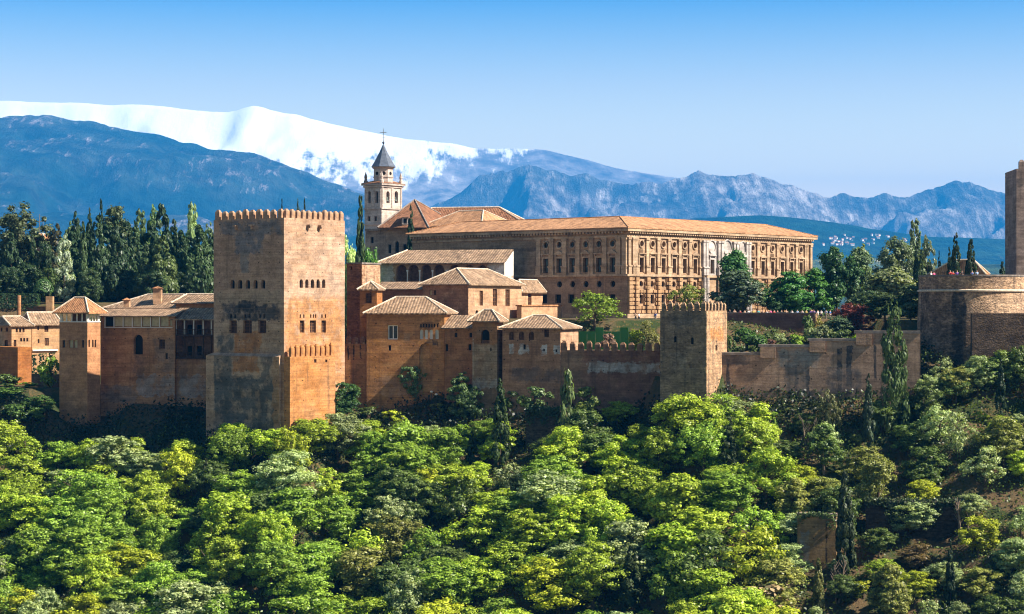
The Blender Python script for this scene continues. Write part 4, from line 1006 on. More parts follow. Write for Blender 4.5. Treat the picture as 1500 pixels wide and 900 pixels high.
# ---- green hoarding
Gh = frame(945, 356, 14, lpx=848, Lr=0.3)
ghm = G('green_netting'); gco = ghm.coords('UV'); gnz = ghm.noise(ghm.scaled(gco, (1.4, 0.25, 1)), 1.2, 4)
ghm = ghm.fin(ghm.mix(gnz, (0.03, 0.13, 0.03), (0.055, 0.20, 0.05)), 0.8)
gh = thing('hoarding', 'bright green site screen of netting panels behind the battlemented curtain wall', 'screen', (Gh.C.x, Gh.C.y, -9))
gp = MB()
for i in range(8):
    u0 = -Gh.Ll+Gh.Ll*i/8; hh = Gh.zy(486 if i not in (2, 5) else 480)+9
    gp = MB(); gp.box(Gh.L.pt(u0, -9), Gh.L.d*(Gh.Ll/8-0.05), -Gh.L.n*0.08, zz*hh); gp.build('panel', ghm, gh)
Gw = frame(968, 372, 14, lpx=905, Lr=3)
gwl = thing('garden_wall', 'low brown retaining wall before the corner of the big Renaissance palace', 'wall', (Gw.C.x, Gw.C.y, -8))
walls(Gw, gwl, owm, -9, Gw.zy(473))
c = MB(); c.box(Gw.c[0]-Gw.dr*0.1+zz*(Gw.zy(473)+0.004), Gw.dl*Gw.Ll, Gw.dr*3.2, zz*0.2); c.build('coping', M['coping'], gwl)
# ------------------------------------------------------------------ Renaissance palace
V = frame(918.5, 395, 40, lpx=604, rpx=1189)
pv_ = thing('renaissance_palace', 'huge square Renaissance palace with pilasters, roundels and low orange tile roof', 'palace', (V.C.x, V.C.y, -3))
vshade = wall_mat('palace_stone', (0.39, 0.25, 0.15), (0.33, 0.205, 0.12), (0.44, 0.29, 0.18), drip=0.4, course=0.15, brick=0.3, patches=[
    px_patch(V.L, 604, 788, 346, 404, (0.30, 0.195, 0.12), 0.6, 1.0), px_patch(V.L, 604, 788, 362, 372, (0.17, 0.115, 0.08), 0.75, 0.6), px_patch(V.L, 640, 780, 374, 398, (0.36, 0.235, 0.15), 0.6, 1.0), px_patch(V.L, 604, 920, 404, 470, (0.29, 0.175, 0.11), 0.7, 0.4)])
trim = wall_mat('palace_trim_stone', (0.47, 0.325, 0.21), (0.40, 0.27, 0.165), (0.36, 0.23, 0.135), drip=0.5, course=0.0)
rust = wall_mat('palace_rustic_stone', (0.43, 0.27, 0.15), (0.35, 0.205, 0.105), (0.38, 0.215, 0.10), drip=0.35, course=0.0)
Zt, Zent, Zs, Zb = V.zy(335), V.zy(344.5), V.zy(401.5), V.zy(472)
RX = (939.2, 955.3, 971.3, 987.0, 1002.3, 1017.6)
RX2 = (1102, 1116.8, 1131, 1145.2, 1159, 1172.6)
PX3 = (1040.5, 1063, 1085.5)
LX = (800, 819.6, 838.6, 858.4, 877.6, 897.6)
def ref(face, x, py0, py1):
    """a pixel's height on this face measured at the palace corner's scale"""
    return face.uz(x, 400)[0], V.zy(py0), V.zy(py1)
holesL, holesR, wins = [], [], []
def add_win(face, holes, u, z, w, h, kind, shape, d):
    holes.append((hole_shape(shape, u, z, w, h), d)); wins.append((face, u, z, w, h, kind, shape, d))
UR = [V.R.uz(x, 400)[0] for x in RX]; UR2 = [V.R.uz(x, 400)[0] for x in RX2]; UP = [V.R.uz(x, 400)[0] for x in PX3]
UL = [V.L.uz(x, 400)[0] for x in LX]
zw0, zw1 = V.zy(398.5), V.zy(377)      # tall windows
zr, zr2 = V.zy(356.5), V.zy(416)      # roundels above and below
zq0, zq1 = V.zy(445), V.zy(432)     # ground-floor windows
bay = UR[1]-UR[0]
for u in UR+UR2:
    add_win(V.R, holesR, u, (zw0+zw1)/2, 1.35, zw1-zw0, 'green', 'rect', 0.75)
    add_win(V.R, holesR, u, zr, 1.25, 1.25, 'glass', 'round', 0.7)
    add_win(V.R, holesR, u, zr2, 1.3, 1.3, 'void', 'round', 0.5)
    add_win(V.R, holesR, u, (zq0+zq1)/2, 1.25, zq1-zq0, 'void', 'rect', 0.5)
for u in UP: add_win(V.R, holesR, u, (zw0+zw1)/2, 1.5, zw1-zw0, 'green', 'rect', 0.75)
for i, u in enumerate(UL):
    add_win(V.L, holesL, u, (zw0+zw1)/2, 1.45, zw1-zw0, 'green', 'rect', 0.75)
    add_win(V.L, holesL, u, zr, 1.3, 1.3, 'green', 'round', 0.5)
    if i: add_win(V.L, holesL, u, zr2, 1.3, 1.3, 'void', 'round', 0.5)
for x in (797, 817.5, 836.5, 857, 876, 897):
    u = V.L.uz(x, 440)[0]; add_win(V.L, holesL, u, (zq0+zq1)/2+0.1, 1.5, zq1-zq0, 'void', 'rect', 0.5)
for x in (743, 700): add_win(V.L, holesL, V.L.uz(x, 395)[0], V.zy(392), 1.4, 2.6, 'void', 'rect', 0.4)
mb = MB()
panel(mb, V.L, [(-V.Ll, Zb-2), (0, Zb-2), (0, Zt-0.5), (-V.Ll, Zt-0.5)], holesL)
panel(mb, V.R, [(0, Zb-2), (V.Lr, Zb-2), (V.Lr, Zt-0.5), (0, Zt-0.5)], holesR)
for a, b in ((V.c[2], V.c[3]), (V.c[3], V.c[0])): mb.poly([a+zz*(Zb-2), b+zz*(Zb-2), b+zz*(Zt-0.5), a+zz*(Zt-0.5)])
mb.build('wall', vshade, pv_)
for (f, u, z, w, h, k, s, d) in wins: window(pv_, f, u, z, w, h, k, s, d)
# cornice, frieze, string course right round the two visible sides
def band(name, z0, z1, proj, mat, dent=0):
    mb = MB()
    mb.box(V.L.pt(-V.Ll, z0, 0.003), V.L.d*(V.Ll+0.003), V.L.n*proj, zz*(z1-z0))
    mb.box(V.R.pt(-proj-0.0, z0, 0.003), V.R.d*(V.Lr+2*proj), V.R.n*proj, zz*(z1-z0))
    if dent:
        for f, u0, u1 in ((V.L, -V.Ll, -0.2), (V.R, 0.1, V.Lr)):
            n = int((u1-u0)/0.8)
            for i in range(n): mb.box(f.pt(u0+(u1-u0)*i/n, z0-0.42, 0.003), f.d*0.42, f.n*(proj*0.8), zz*0.415)
    return mb.build(name, mat, pv_)
band('cornice', Zt-0.5, Zt, 0.95, trim, 1)
band('architrave', Zent-0.42, Zent-0.02, 0.28, trim)
band('string_course', Zs-0.45, Zs, 0.5, trim)
band('sill_band', V.zy(389)-0.17, V.zy(389)+0.13, 0.16, trim) if False else None
band('plinth', Zb-2, V.zy(460), 0.5, trim)
def pilaster(f, u, w=0.95, proj=0.32, mat=trim, z0=None, z1=None, ped=True):
    mb = MB(); z0 = Zs if z0 is None else z0; z1 = Zent-0.43 if z1 is None else z1
    zp = V.zy(388.5)
    if ped:
        mb.box(f.pt(u-w*0.62, z0+0.003, 0.003), f.d*w*1.24, f.n*(proj+0.15), zz*(zp-z0-0.3))
        mb.box(f.pt(u-w*0.75, zp-0.295, 0.003), f.d*w*1.5, f.n*(proj+0.3), zz*0.29)
    else: zp = z0
    mb.box(f.pt(u-w/2, zp, 0.003), f.d*w, f.n*proj, zz*(z1-zp-0.45))
    mb.box(f.pt(u-w*0.64, z1-0.445, 0.003), f.d*w*1.28, f.n*(proj+0.14), zz*0.44)
    return mb.build('pilaster', mat, pv_)
midu = lambda L: [L[0]-bay/2]+[(a+b)/2 for a, b in zip(L, L[1:])]+[L[-1]+bay/2]
for u in midu(UR): pilaster(V.R, u)
for u in midu(UR2): pilaster(V.R, u)
for u in (0.55, 2.0, V.Lr-0.6, V.Lr-2.6): pilaster(V.R, u, 0.8)
mL = [V.L.uz(x, 400)[0] for x in (789.6, 808.4, 827.8, 847.2, 866.6, 886.2, 906.6)]
for u in mL+[-0.55]: pilaster(V.L, u, 1.0)
def surround(f, u, w, tri, mat=trim):
    """frame, cornice and pediment round a tall window"""
    mb = MB(); z0, z1 = zw0, zw1; b = 0.26
    mb.box(f.pt(u-w/2-b, z0, 0.003), f.d*b, f.n*0.16, zz*(z1-z0)); mb.box(f.pt(u+w/2, z0, 0.003), f.d*b, f.n*0.16, zz*(z1-z0))
    mb.box(f.pt(u-w/2-b, z1+0.003, 0.003), f.d*(w+2*b), f.n*0.2, zz*0.3)
    zc = z1+0.75
    mb.box(f.pt(u-w/2-0.5, zc, 0.003), f.d*(w+1.0), f.n*0.45, zz*0.2)
    for q in (-w/2-0.32, w/2+0.08): mb.box(f.pt(u+q, z1+0.306, 0.003), f.d*0.24, f.n*0.3, zz*0.44)
    if tri:
        A, Bq, C_ = f.pt(u-w/2-0.5, zc+0.203, 0.003), f.pt(u+w/2+0.5, zc+0.203, 0.003), f.pt(u, zc+0.85, 0.003)
        n = f.n*0.42
        mb.poly([A+n, Bq+n, C_+n]); mb.poly([A, A+n, C_+n, C_]); mb.poly([Bq+n, Bq, C_, C_+n])
    else:
        for q in (-0.55, -0.18, 0.18, 0.55): mb.box(f.pt(u+q-0.06, zc+0.206, 0.003), f.d*0.12, f.n*0.12, zz*0.75)
    return mb.build('pediment', mat, pv_)
for i, u in enumerate(UR): surround(V.R, u, 1.35, i % 2)
for i, u in enumerate(UR2): surround(V.R, u, 1.35, i % 2)
for i, u in enumerate(UL): surround(V.L, u, 1.45, i % 2)
def ring(f, u, z, r, mat, name='roundel_frame', rr=0.16):
    mb = MB(); n = 16
    for i in range(n):
        a, b = 2*math.pi*i/n, 2*math.pi*(i+1)/n
        mb.tube(f.pt(u+r*math.cos(a), z+r*math.sin(a), 0.08), f.pt(u+r*math.cos(b), z+r*math.sin(b), 0.08), rr, rr, 6, cap=False)
    return mb.build(name, mat, pv_)
for u in UR+UR2: ring(V.R, u, zr, 0.74, trim)
for u in UL: ring(V.L, u, zr, 0.76, trim)
# marble centrepiece
pu0, pu1 = V.R.uz(1025.5, 400)[0], V.R.uz(1096.5, 400)[0]
mb = MB()
hp = [(hole_shape('rect', u, (zw0+zw1)/2, 1.5, zw1-zw0), 0.4) for u in UP]
panel(mb, V.R, [(pu0, Zs+0.004), (pu1, Zs+0.004), (pu1, Zent-0.43), (pu0, Zent-0.43)], hp, off=0.38)
for u, s in ((pu0, 1), (pu1, -1)): mb.poly([V.R.pt(u, Zs, 0), V.R.pt(u, Zs, 0.38), V.R.pt(u, Zent-0.43, 0.38), V.R.pt(u, Zent-0.43, 0)])
mb.build('marble_front', M['marble'], pv_)
PR = V.R.shift(0.385)
pw_u = [pu0+0.5, pu0+1.6]+[(UP[0]+UP[1])/2-0.6, (UP[0]+UP[1])/2+0.6, (UP[1]+UP[2])/2-0.6, (UP[1]+UP[2])/2+0.6]+[pu1-1.6, pu1-0.5]
for u in pw_u: pilaster(PR, u, 0.75, 0.42, M['marble'])
for u, r in zip(UP, (1.35, 1.6, 1.35)):
    ring(PR, u, zr-0.1, r, M['marble'], rr=0.17); surround(PR, u, 1.5, 1, M['marble'])
for u in (pu0+0.5, pu0+1.7, pu1-1.7, pu1-0.5, (UP[0]+UP[1])/2, (UP[1]+UP[2])/2):
    mb = MB(); mb.tube(V.R.pt(u, Zb-0.5, 0.7), V.R.pt(u, Zs-0.46, 0.7), 0.5, 0.42, 12); mb.build('column', M['marble'], pv_)
# rusticated ground floor of the sunlit side
mb = MB(); H = 0.82; rows = int((Zs-0.5-V.zy(460))/H)
pil = midu(UR)+midu(UR2)+[0.6, V.Lr-0.7]
def blocked(u0, u1, z0, z1):
    for (f, u, z, w, h, k, s, d) in wins:
        if f is V.R and z < Zs and u0 < u+w/2+0.02 and u1 > u-w/2-0.02 and z0 < z+h/2+0.02 and z1 > z-h/2-0.02: return True
    return pu0-0.3 < (u0+u1)/2 < pu1+0.3
for r in range(rows):
    z0 = V.zy(460)+0.02+r*H; u = 0.05 if r % 2 else -0.35
    while u < V.Lr-0.3:
        w = random.uniform(1.0, 1.45); a, b = max(0.03, u), min(V.Lr-0.03, u+w)
        if b-a > 0.25:
            if not blocked(a, b, z0, z0+H):
                cuts = [(a, b)]
            else:
                cuts = [(a+(b-a)*q/3, a+(b-a)*(q+1)/3) for q in range(3) if not blocked(a+(b-a)*q/3, a+(b-a)*(q+1)/3, z0, z0+H)]
            for (p, q) in cuts:
                if q-p < 0.15: continue
                dp = random.uniform(0.24, 0.46); e = 0.05; g_ = 0.10
                lo = [V.R.pt(p+e, z0+e, 0.004), V.R.pt(q-e, z0+e, 0.004), V.R.pt(q-e, z0+H-e, 0.004), V.R.pt(p+e, z0+H-e, 0.004)]
                hi = [V.R.pt(p+e+g_, z0+e+g_, dp), V.R.pt(q-e-g_, z0+e+g_, dp), V.R.pt(q-e-g_, z0+H-e-g_, dp), V.R.pt(p+e+g_, z0+H-e-g_, dp)]
                mb.poly(hi)
                for k in range(4): mb.poly([lo[k], lo[(k+1) % 4], hi[(k+1) % 4], hi[k]])
        u += w
mb.build('rustication', rust, pv_)
for u in pil:
    if pu0-0.5 < u < pu1+0.5: continue
    mb = MB()
    for r in range(rows):
        z0 = V.zy(460)+0.02+r*H; mb.box(V.R.pt(u-0.55, z0+0.07, 0.31), V.R.d*1.1, V.R.n*0.3, zz*(H-0.14))
    mb.box(V.R.pt(u-0.45, V.zy(460), 0.004), V.R.d*0.9, V.R.n*0.3, zz*(rows*H))
    mb.build('rustic_pilaster', rust, pv_)
# roof ring
o = 1.05; d_ = 8.5; rise = V.zy(318.5)*406.5/395-Zt+0.1
cs = [V.c[0]-V.dl*0+V.dr*-o, V.C+V.dl*o-V.dr*o, V.c[2]+V.dl*o+V.dr*o, V.c[3]+V.dr*o-V.dl*o]
cs[0] = V.c[0]-V.dl*o-V.dr*o
inn = [cs[0]+V.dl*d_+V.dr*d_, cs[1]-V.dl*d_+V.dr*d_, cs[2]-V.dl*d_-V.dr*d_, cs[3]+V.dl*d_-V.dr*d_]
inn2 = [cs[0]+(V.dl+V.dr)*16, cs[1]+(V.dr-V.dl)*16, cs[2]-(V.dl+V.dr)*16, cs[3]+(V.dl-V.dr)*16]
polys = []
for i in range(4):
    j = (i+1) % 4
    polys.append([cs[i]+zz*(Zt+0.25), cs[j]+zz*(Zt+0.25), inn[j]+zz*(Zt+rise), inn[i]+zz*(Zt+rise)])
    polys.append([inn2[j]+zz*(Zt-1), inn2[i]+zz*(Zt-1), inn[i]+zz*(Zt+rise), inn[j]+zz*(Zt+rise)])
slopes(pv_, polys, M['tile_palace'], 0.2, ridge_r=0.12, rmat=M['tile_orange'])

# ------------------------------------------------------------------ church and its bell tower
stone = wall_mat('pale_church_stone', (0.55, 0.45, 0.385), (0.50, 0.40, 0.335), (0.46, 0.36, 0.30), drip=0.3, course=0.1, big=0.5)
Tc = frame(559, 478, 38, lpx=534, rpx=589)
bt_ = thing('bell_tower', 'pale stone church bell tower with corner pinnacles, grey slate spire and iron cross', 'tower', (Tc.C.x, Tc.C.y, -4))
zB = Tc.zy(271)
ws = [('L', x, 289, 4.6, 17.5, 'void', 'arch', 0.8) for x in (540.6, 551.8)]+[('R', x, 289, 4.8, 17.5, 'void', 'arch', 0.8) for x in (568.4, 580.6)]+[('L', x, 320.6, 4.2, 7, 'glass', 'rect', 0.4) for x in (540.6, 550.3)]
walls(Tc, bt_, stone, -5, zB, ws)
def tband(name, z0, z1, pr, mat=stone):
    mb = MB(); mb.box(Tc.c[0]-Tc.dl*pr-Tc.dr*pr+zz*z0, Tc.dl*(Tc.Ll+2*pr), Tc.dr*(Tc.Lr+2*pr), zz*(z1-z0)); return mb.build(name, mat, bt_)
tband('string_course', Tc.zy(306.3), Tc.zy(304.5), 0.22); tband('string_course', Tc.zy(329.5), Tc.zy(327.5), 0.25)
tband('cornice', zB+0.003, zB+0.45, 0.6); tband('cornice', zB-0.5, zB-0.1, 0.25)
ctr = (Tc.c[0]+Tc.c[2])/2
oct_r = 0.5*min(Tc.Ll, Tc.Lr)*0.98
# tile skirt
up_ = frame(0, 0, 38, C=Tc.C, Ll=Tc.Ll, Lr=Tc.Lr)
hip(bt_, up_, zB+0.46, zB+1.5, over=0.6, mat=M['tile_brown'], ridge_r=0.1, name='skirt_roof')
for f, u0s in ((Tc.L, (-Tc.Ll+0.15, -Tc.Ll/2-0.3, -Tc.Ll/2+0.05, -0.55)), (Tc.R, (0.15, Tc.Lr/2-0.3, Tc.Lr/2+0.05, Tc.Lr-0.55))):
    for u in u0s:
        mb = MB(); mb.box(f.pt(u, Tc.zy(304.4), 0.003), f.d*0.32, f.n*0.16, zz*(zB-0.52-Tc.zy(304.4))); mb.build('pilaster', stone, bt_)
for f, xs_ in ((Tc.R, (568.4, 580.6)),):
    for x in xs_:
        u, z = f.uz(x, 291); p = f.pt(u, z, -0.35)
        mb = MB(); mb.lathe((p.x, p.y), [(0.42, z-0.6), (0.33, z-0.35), (0.24, z+0.2), (0.08, z+0.4)], 12); mb.build('bell', M['bronze'], bt_)
zD = Tc.zy(246.5)*1.015
mb = MB(); mb.lathe((ctr.x, ctr.y), [(oct_r*0.92, zB+0.5), (oct_r*0.92, zD)], 8, smooth=False, phase=math.radians(22.5-38)); mb.build('drum', stone, bt_)
mb = MB(); mb.lathe((ctr.x, ctr.y), [(oct_r*0.92, zD-0.4), (oct_r*1.06, zD-0.1), (oct_r*1.06, zD+0.05)], 8, smooth=False, phase=math.radians(22.5-38)); mb.build('cornice', stone, bt_)
mb = MB(); mb.lathe((ctr.x, ctr.y), [(oct_r*0.97, zB+2.0), (oct_r*0.97, zB+2.2)], 8, smooth=False, phase=math.radians(22.5-38)); mb.build('string_course', stone, bt_)
for k in range(8):
    a = math.radians(45*k-38+45); q = oct_r*0.92*math.cos(math.radians(22.5))
    n_ = Vector((math.cos(a), math.sin(a), 0))
    if n_.y > 0.4: continue
    fo = Face(ctr+n_*(q+0.012), (-n_.y, n_.x), n_[:2])
    mb = MB(); pts = hole_shape('round', 0, (zB+zD)/2+0.7, 0.9, 0.9); mb.poly([fo.pt(u, z) for u, z in pts]); mb.build('oculus', M['void'], bt_)
zA = Tc.zy(213)*1.015
mb = MB(); mb.lathe((ctr.x, ctr.y), [(oct_r*1.18, zD+0.06), (oct_r*1.12, zD+0.25), (oct_r*0.75, zD+1.9), (oct_r*0.36, zD+3.8), (0.12, zA)], 8, smooth=False, phase=math.radians(22.5-38)); mb.build('spire', M['lead'], bt_)
mb = MB(); zc_ = Tc.zy(190)*1.015
mb.tube((ctr.x, ctr.y, zA-0.3), (ctr.x, ctr.y, zc_), 0.07, 0.05, 6); mb.lathe((ctr.x, ctr.y), [(0.02, zA), (0.28, zA+0.3), (0.28, zA+0.5), (0.02, zA+0.8)], 10)
mb.tube((ctr.x-0.75, ctr.y, zc_-0.9), (ctr.x+0.75, ctr.y, zc_-0.9), 0.07, 0.07, 6); mb.tube((ctr.x-0.4, ctr.y, zA+1.6), (ctr.x+0.5, ctr.y, zA+1.6), 0.04, 0.04, 6); mb.build('cross', M['iron'], bt_)
for p in Tc.c:
    q = p+(ctr-p).normalized()*0.3
    mb = MB(); mb.lathe((q.x, q.y), [(0.5, zB+0.45), (0.5, zB+1.2), (0.34, zB+1.3), (0.34, zB+1.9), (0.42, zB+2.0), (0.05, zB+3.3)], 8); mb.build('pinnacle', M['coping'] if q.x < ctr.x-2 else stone, bt_)

Ch = frame(608, 470, 30, lpx=536, Lr=16)
chh = thing('church', 'pale stone church with steep brown tile roofs and a pointed lower front roof', 'church', (Ch.C.x, Ch.C.y, -4))
cst = wall_mat('church_wall_stone', (0.40, 0.29, 0.215), (0.34, 0.24, 0.17), (0.31, 0.215, 0.155), drip=0.4, course=0.2, brick=0.3)
walls(Ch, chh, cst, -5, Ch.zy(334), [('L', 571, 365, 4.5, 13, 'void', 'rect', 0.4), ('L', 581.5, 362, 5.5, 17, 'void', 'arch', 0.5), ('L', 593, 364, 4.5, 12, 'void', 'rect', 0.4), ('L', 545, 352, 4.5, 9, 'void', 'rect', 0.4), ('L', 545, 366, 6, 9, 'blind', 'rect', 0.3)])
mb = MB(); mb.box(Ch.L.pt(-Ch.Ll, Ch.zy(334)-0.5, 0.003), Ch.L.d*(Ch.Ll+0.6), Ch.L.n*0.6, zz*0.49); mb.box(Ch.R.pt(0, Ch.zy(334)-0.5, 0.003), Ch.R.d*Ch.Lr, Ch.R.n*0.6, zz*0.49); mb.build('cornice', cst, chh)
slope_h = lambda px, py, Y: P3(px, py, Y)
def roof_from(pts_eave, ridge, mat=M['tile_brown']):
    a, b, c, d = pts_eave; r0, r1 = ridge
    if (Vector(r0)-Vector(r1)).length < 0.05: ps = [[a, b, r0], [b, c, r0], [c, d, r0], [d, a, r0]]
    else: ps = [[a, b, r1, r0], [b, c, r1], [c, d, r0, r1], [d, a, r0]]
    return slopes(chh, ps, mat, 0.25, ridge_r=0.22, rmat=M['coping'])
# crossing roof
roof_from([P3(553, 333.5, 471), P3(628, 333.5, 465), P3(652, 318, 490), P3(575, 318, 494)], [P3(607.5, 293, 480), P3(607.5, 293, 480.001)])
# nave roof
for_body = frame(0, 0, 12, C=P3(772, 333, 479), Ll=27, Lr=14)
walls(for_body, chh, cst, -4, P3(772, 332, 479).z, name='nave_wall')
hip(chh, for_body, P3(772, 331.5, 479).z, P3(700, 303.5, 486).z, over=0.6, along='L', inset=2.0, inset2=9, mat=M['tile_brown'], ridge_r=0.22)
# front pavilion with the pointed roof
Pv = frame(705, 458, 40, lpx=618, Lr=13)
walls(Pv, chh, stone, -4, Pv.zy(329.5), name='pavilion_wall')
hip(chh, Pv, Pv.zy(329.5), P3(678, 308, 465).z, over=0.5, along='L', inset=6.5, inset2=5.5, mat=M['tile_palace'])
# dormer
q = P3(594, 325, 470)
mb = MB(); mb.box((q.x-0.8, q.y-1.2, q.z-0.7), (1.6, 0, 0), (0, 3.5, 0), (0, 0, 1.7)); dm = mb.build('dormer', stone, chh)
mb = MB(); mb.poly([(q.x-1.2, q.y-1.6, q.z+1.0), (q.x+1.2, q.y-1.6, q.z+1.0), (q.x+1.0, q.y+2.4, q.z+1.9), (q.x-1.0, q.y+2.4, q.z+1.9)]); mb.build('dormer_roof', M['tile_brown'], dm)
mb = MB(); mb.poly([(q.x-0.4, q.y-1.21, q.z-0.5), (q.x+0.4, q.y-1.21, q.z-0.5), (q.x+0.4, q.y-1.21, q.z+0.7), (q.x-0.4, q.y-1.21, q.z+0.7)]); mb.build('dormer_window', M['void'], dm)
# ------------------------------------------------------------------ trees
LEAF = leaf_mat('broad_leaves', 0.45, 0.34, 0.02)
NEEDLE = leaf_mat('dark_needles', 0.38, 0.15, 0.015, (1.15, 1.1, 0.8))
def unit(v): return v/np.maximum(np.linalg.norm(v, axis=-1, keepdims=True), 1e-9)
def rdir(n): return unit(rng.normal(size=(n, 3)))
def leaves_mesh(name, P, N, size, mat, aspect=1.5, up=0.0):
    n = len(P); N = unit(N)
    t = unit(np.cross(N, rdir(n))); b = np.cross(N, t)
    if up:
        zv = np.tile([0, 0, 1.0], (n, 1)); t = unit(np.cross(zv, N)+1e-6); b = np.cross(N, t)
        w = (rng.random((n, 1))-0.5)*1.0; t, b = t*np.cos(w)+b*np.sin(w), b*np.cos(w)-t*np.sin(w)
        b, t = t, b
    s = (size*(0.6+0.8*rng.random(n)))[:, None] if np.isscalar(size) else size[:, None]
    a = t*s*aspect*0.5; c = b*s*0.5; fold = N*s*0.18
    V = np.stack([P-a, P-c*0.9+fold, P+a, P+c*0.9+fold], 1).reshape(-1, 3)
    me = bpy.data.meshes.new(name)
    me.vertices.add(4*n); me.vertices.foreach_set('co', V.astype(np.float32).ravel())
    me.loops.add(4*n); me.loops.foreach_set('vertex_index', np.arange(4*n, dtype=np.int32))
    me.polygons.add(n); me.polygons.foreach_set('loop_start', np.arange(0, 4*n, 4, dtype=np.int32)); me.polygons.foreach_set('loop_total', np.full(n, 4, np.int32))
    me.materials.append(mat); me.update(); me.validate()
    return me
def clump_leaves(C, R, per, outward, ctr, upb=0.25, jit=0.45, flat=0.95):
    Ps, Ns = [], []
    for c, r in zip(C, R):
        k = int(per*(r/np.mean(R))**2)
        d = rdir(k); o = unit(c-ctr)
        d = unit(d+o*outward+np.array([0, 0, upb]))
        q = r*np.minimum(1.5, 0.35+0.45*np.abs(rng.normal(size=(k, 1))))
        Ps.append(c+d*q*np.array([1, 1, flat])); Ns.append(d+jit*rdir(k)+np.array([0, 0, 0.15]))
    return np.concatenate(Ps), np.concatenate(Ns)
PROTO = {}
def trunk_mesh(name, H, r, limbs, spread, z0=0.35, z1=0.7, mat='bark', lean=0.3):
    mb = MB(); p = Vector((0, 0, -1.0)); ax = []
    n = 5
    for i in range(n):
        q = Vector((random.uniform(-lean, lean)*i/n, random.uniform(-lean, lean)*i/n, H*z1*(i+1)/n))
        mb.tube(p, q, r*(1-0.16*i), r*(1-0.16*(i+1)), 7, cap=False); p = q; ax.append(q)
    for i in range(limbs):
        a = 2*math.pi*i/limbs+random.uniform(-.4, .4); h = H*random.uniform(z0, z1*0.95)
        s = Vector((0, 0, h)); m = s+Vector((math.cos(a)*spread*0.5, math.sin(a)*spread*0.5, H*0.10)); e = s+Vector((math.cos(a)*spread, math.sin(a)*spread, H*0.22))
        mb.tube(s, m, r*0.45, r*0.3, 5, cap=False); mb.tube(m, e, r*0.3, r*0.1, 5, cap=False)
    o = mb.build(name, M[mat], None, base=(0, 0, 0)); me = o.data; bpy.data.objects.remove(o); return me
def broad(kind, nv, H=8.0, W=7.0, ncl=34, per=120, leaf=0.30, rc=(0.75, 1.35), low=0.22, gap=0.0, squash=1.0, pointed=0.0, trans=LEAF, trunk='bark', lumps=5):
    out = []
    for v in range(nv):
        C, R = [], []
        z_lo, z_hi = low*H, H
        # lobes of different size at different heights, then clumps over each lobe
        lob = []
        for q in range(lumps):
            t = (q+rng.random())/lumps
            rr = (1-pointed*t)*math.sqrt(max(0.08, 1-(1.6*t-0.75)**2))
            an = rng.random()*6.28; ra = W/2*rr*rng.uniform(0.25, 0.62)*(0.35 if t > 0.85 else 1)
            lob.append((np.array([ra*math.cos(an), ra*math.sin(an), z_lo+(z_hi-z_lo)*(0.12+0.76*t)]), W/2*rng.uniform(0.32, 0.56)*(1-0.4*pointed*t)))
        wts = np.array([l[1]**2 for l in lob]); wts /= wts.sum()
        while len(C) < ncl:
            l = lob[rng.choice(len(lob), p=wts)]
            d = rdir(1)[0]; d[2] = d[2]*0.8+0.25; d /= np.linalg.norm(d)
            C.append(l[0]+d*l[1]*np.array([1, 1, 1.05*(z_hi-z_lo)/W])*(0.6+0.45*rng.random())); R.append(rng.uniform(*rc))
        C, R = np.array(C), np.array(R)
        P, N = clump_leaves(C, R, per, 0.5, np.array([0, 0, H*0.5]))
        P[:, 2] = z_lo+(P[:, 2]-P[:, 2].min())/(P[:, 2].max()-P[:, 2].min())*(z_hi-z_lo)
        me = leaves_mesh(kind+'_crown', P, N, leaf, trans)
        lo_, hi = P.min(0), P.max(0)
        out.append((me, trunk_mesh(kind+'_trunk', H, 0.2, 5, W*0.26, low+0.02, 0.72, trunk), hi[2], 2*float(np.percentile(np.hypot(P[:, 0]-P[:, 0].mean(), P[:, 1]-P[:, 1].mean()), 90))))
    PROTO[kind] = out
def spire(kind, nv, H=14.0, W=3.0, ncl=75, per=75, leaf=0.30, prof=None, rough=0.25, low=0.03, mat=NEEDLE, trunk='bark', flat=1.4, rc=(0.5, 0.85)):
    prof = prof or (lambda t: min(1, (t+0.02)*5)**0.6*(1-t)**0.62*1.25)
    out = []
    for v in range(nv):
        t = rng.random(ncl)**0.9*0.97; ang = rng.random(ncl)*2*math.pi
        r = np.array([prof(x) for x in t])*W/2*(0.62+rough*(rng.random(ncl)-0.3))
        C = np.stack([r*np.cos(ang), r*np.sin(ang), low*H+t*H*(1-low)], 1)
        R = rng.uniform(*rc, ncl)*np.clip(np.array([prof(x) for x in t])*1.1, 0.25, 1)*W/3
        Ps, Ns = [], []
        for c, q, a in zip(C, R, ang):
            k = int(per*max(0.25, (q/R.mean())**2)); d = rdir(k); o = np.array([math.cos(a), math.sin(a), 0.25])
            d = unit(d+o*0.8); Ps.append(c+d*q*(0.5+0.5*rng.random((k, 1)))*np.array([1, 1, flat])); Ns.append(d+0.5*rdir(k))
        P, N = np.concatenate(Ps), np.concatenate(Ns)
        me = leaves_mesh(kind+'_crown', P, N, leaf, mat, 1.8, up=1.0)
        lo_, hi = P.min(0), P.max(0)
        out.append((me, trunk_mesh(kind+'_trunk', H*0.9, 0.17, 0, 0, mat=trunk, lean=0.05), hi[2], 2*float(np.percentile(np.hypot(P[:, 0]-P[:, 0].mean(), P[:, 1]-P[:, 1].mean()), 90))))
    PROTO[kind] = out
broad('broadleaf_tree', 12, H=8.5, ncl=170, per=80, leaf=0.185, rc=(0.35, 0.75), low=0.10, lumps=8)
broad('shrub', 4, H=3.0, W=3.4, ncl=36, per=60, leaf=0.2, rc=(0.25, 0.5), low=0.0)
broad('dense_tree', 4, H=11, W=8, ncl=150, per=90, leaf=0.3, rc=(0.5, 0.95), low=0.03, pointed=0.45, lumps=9)
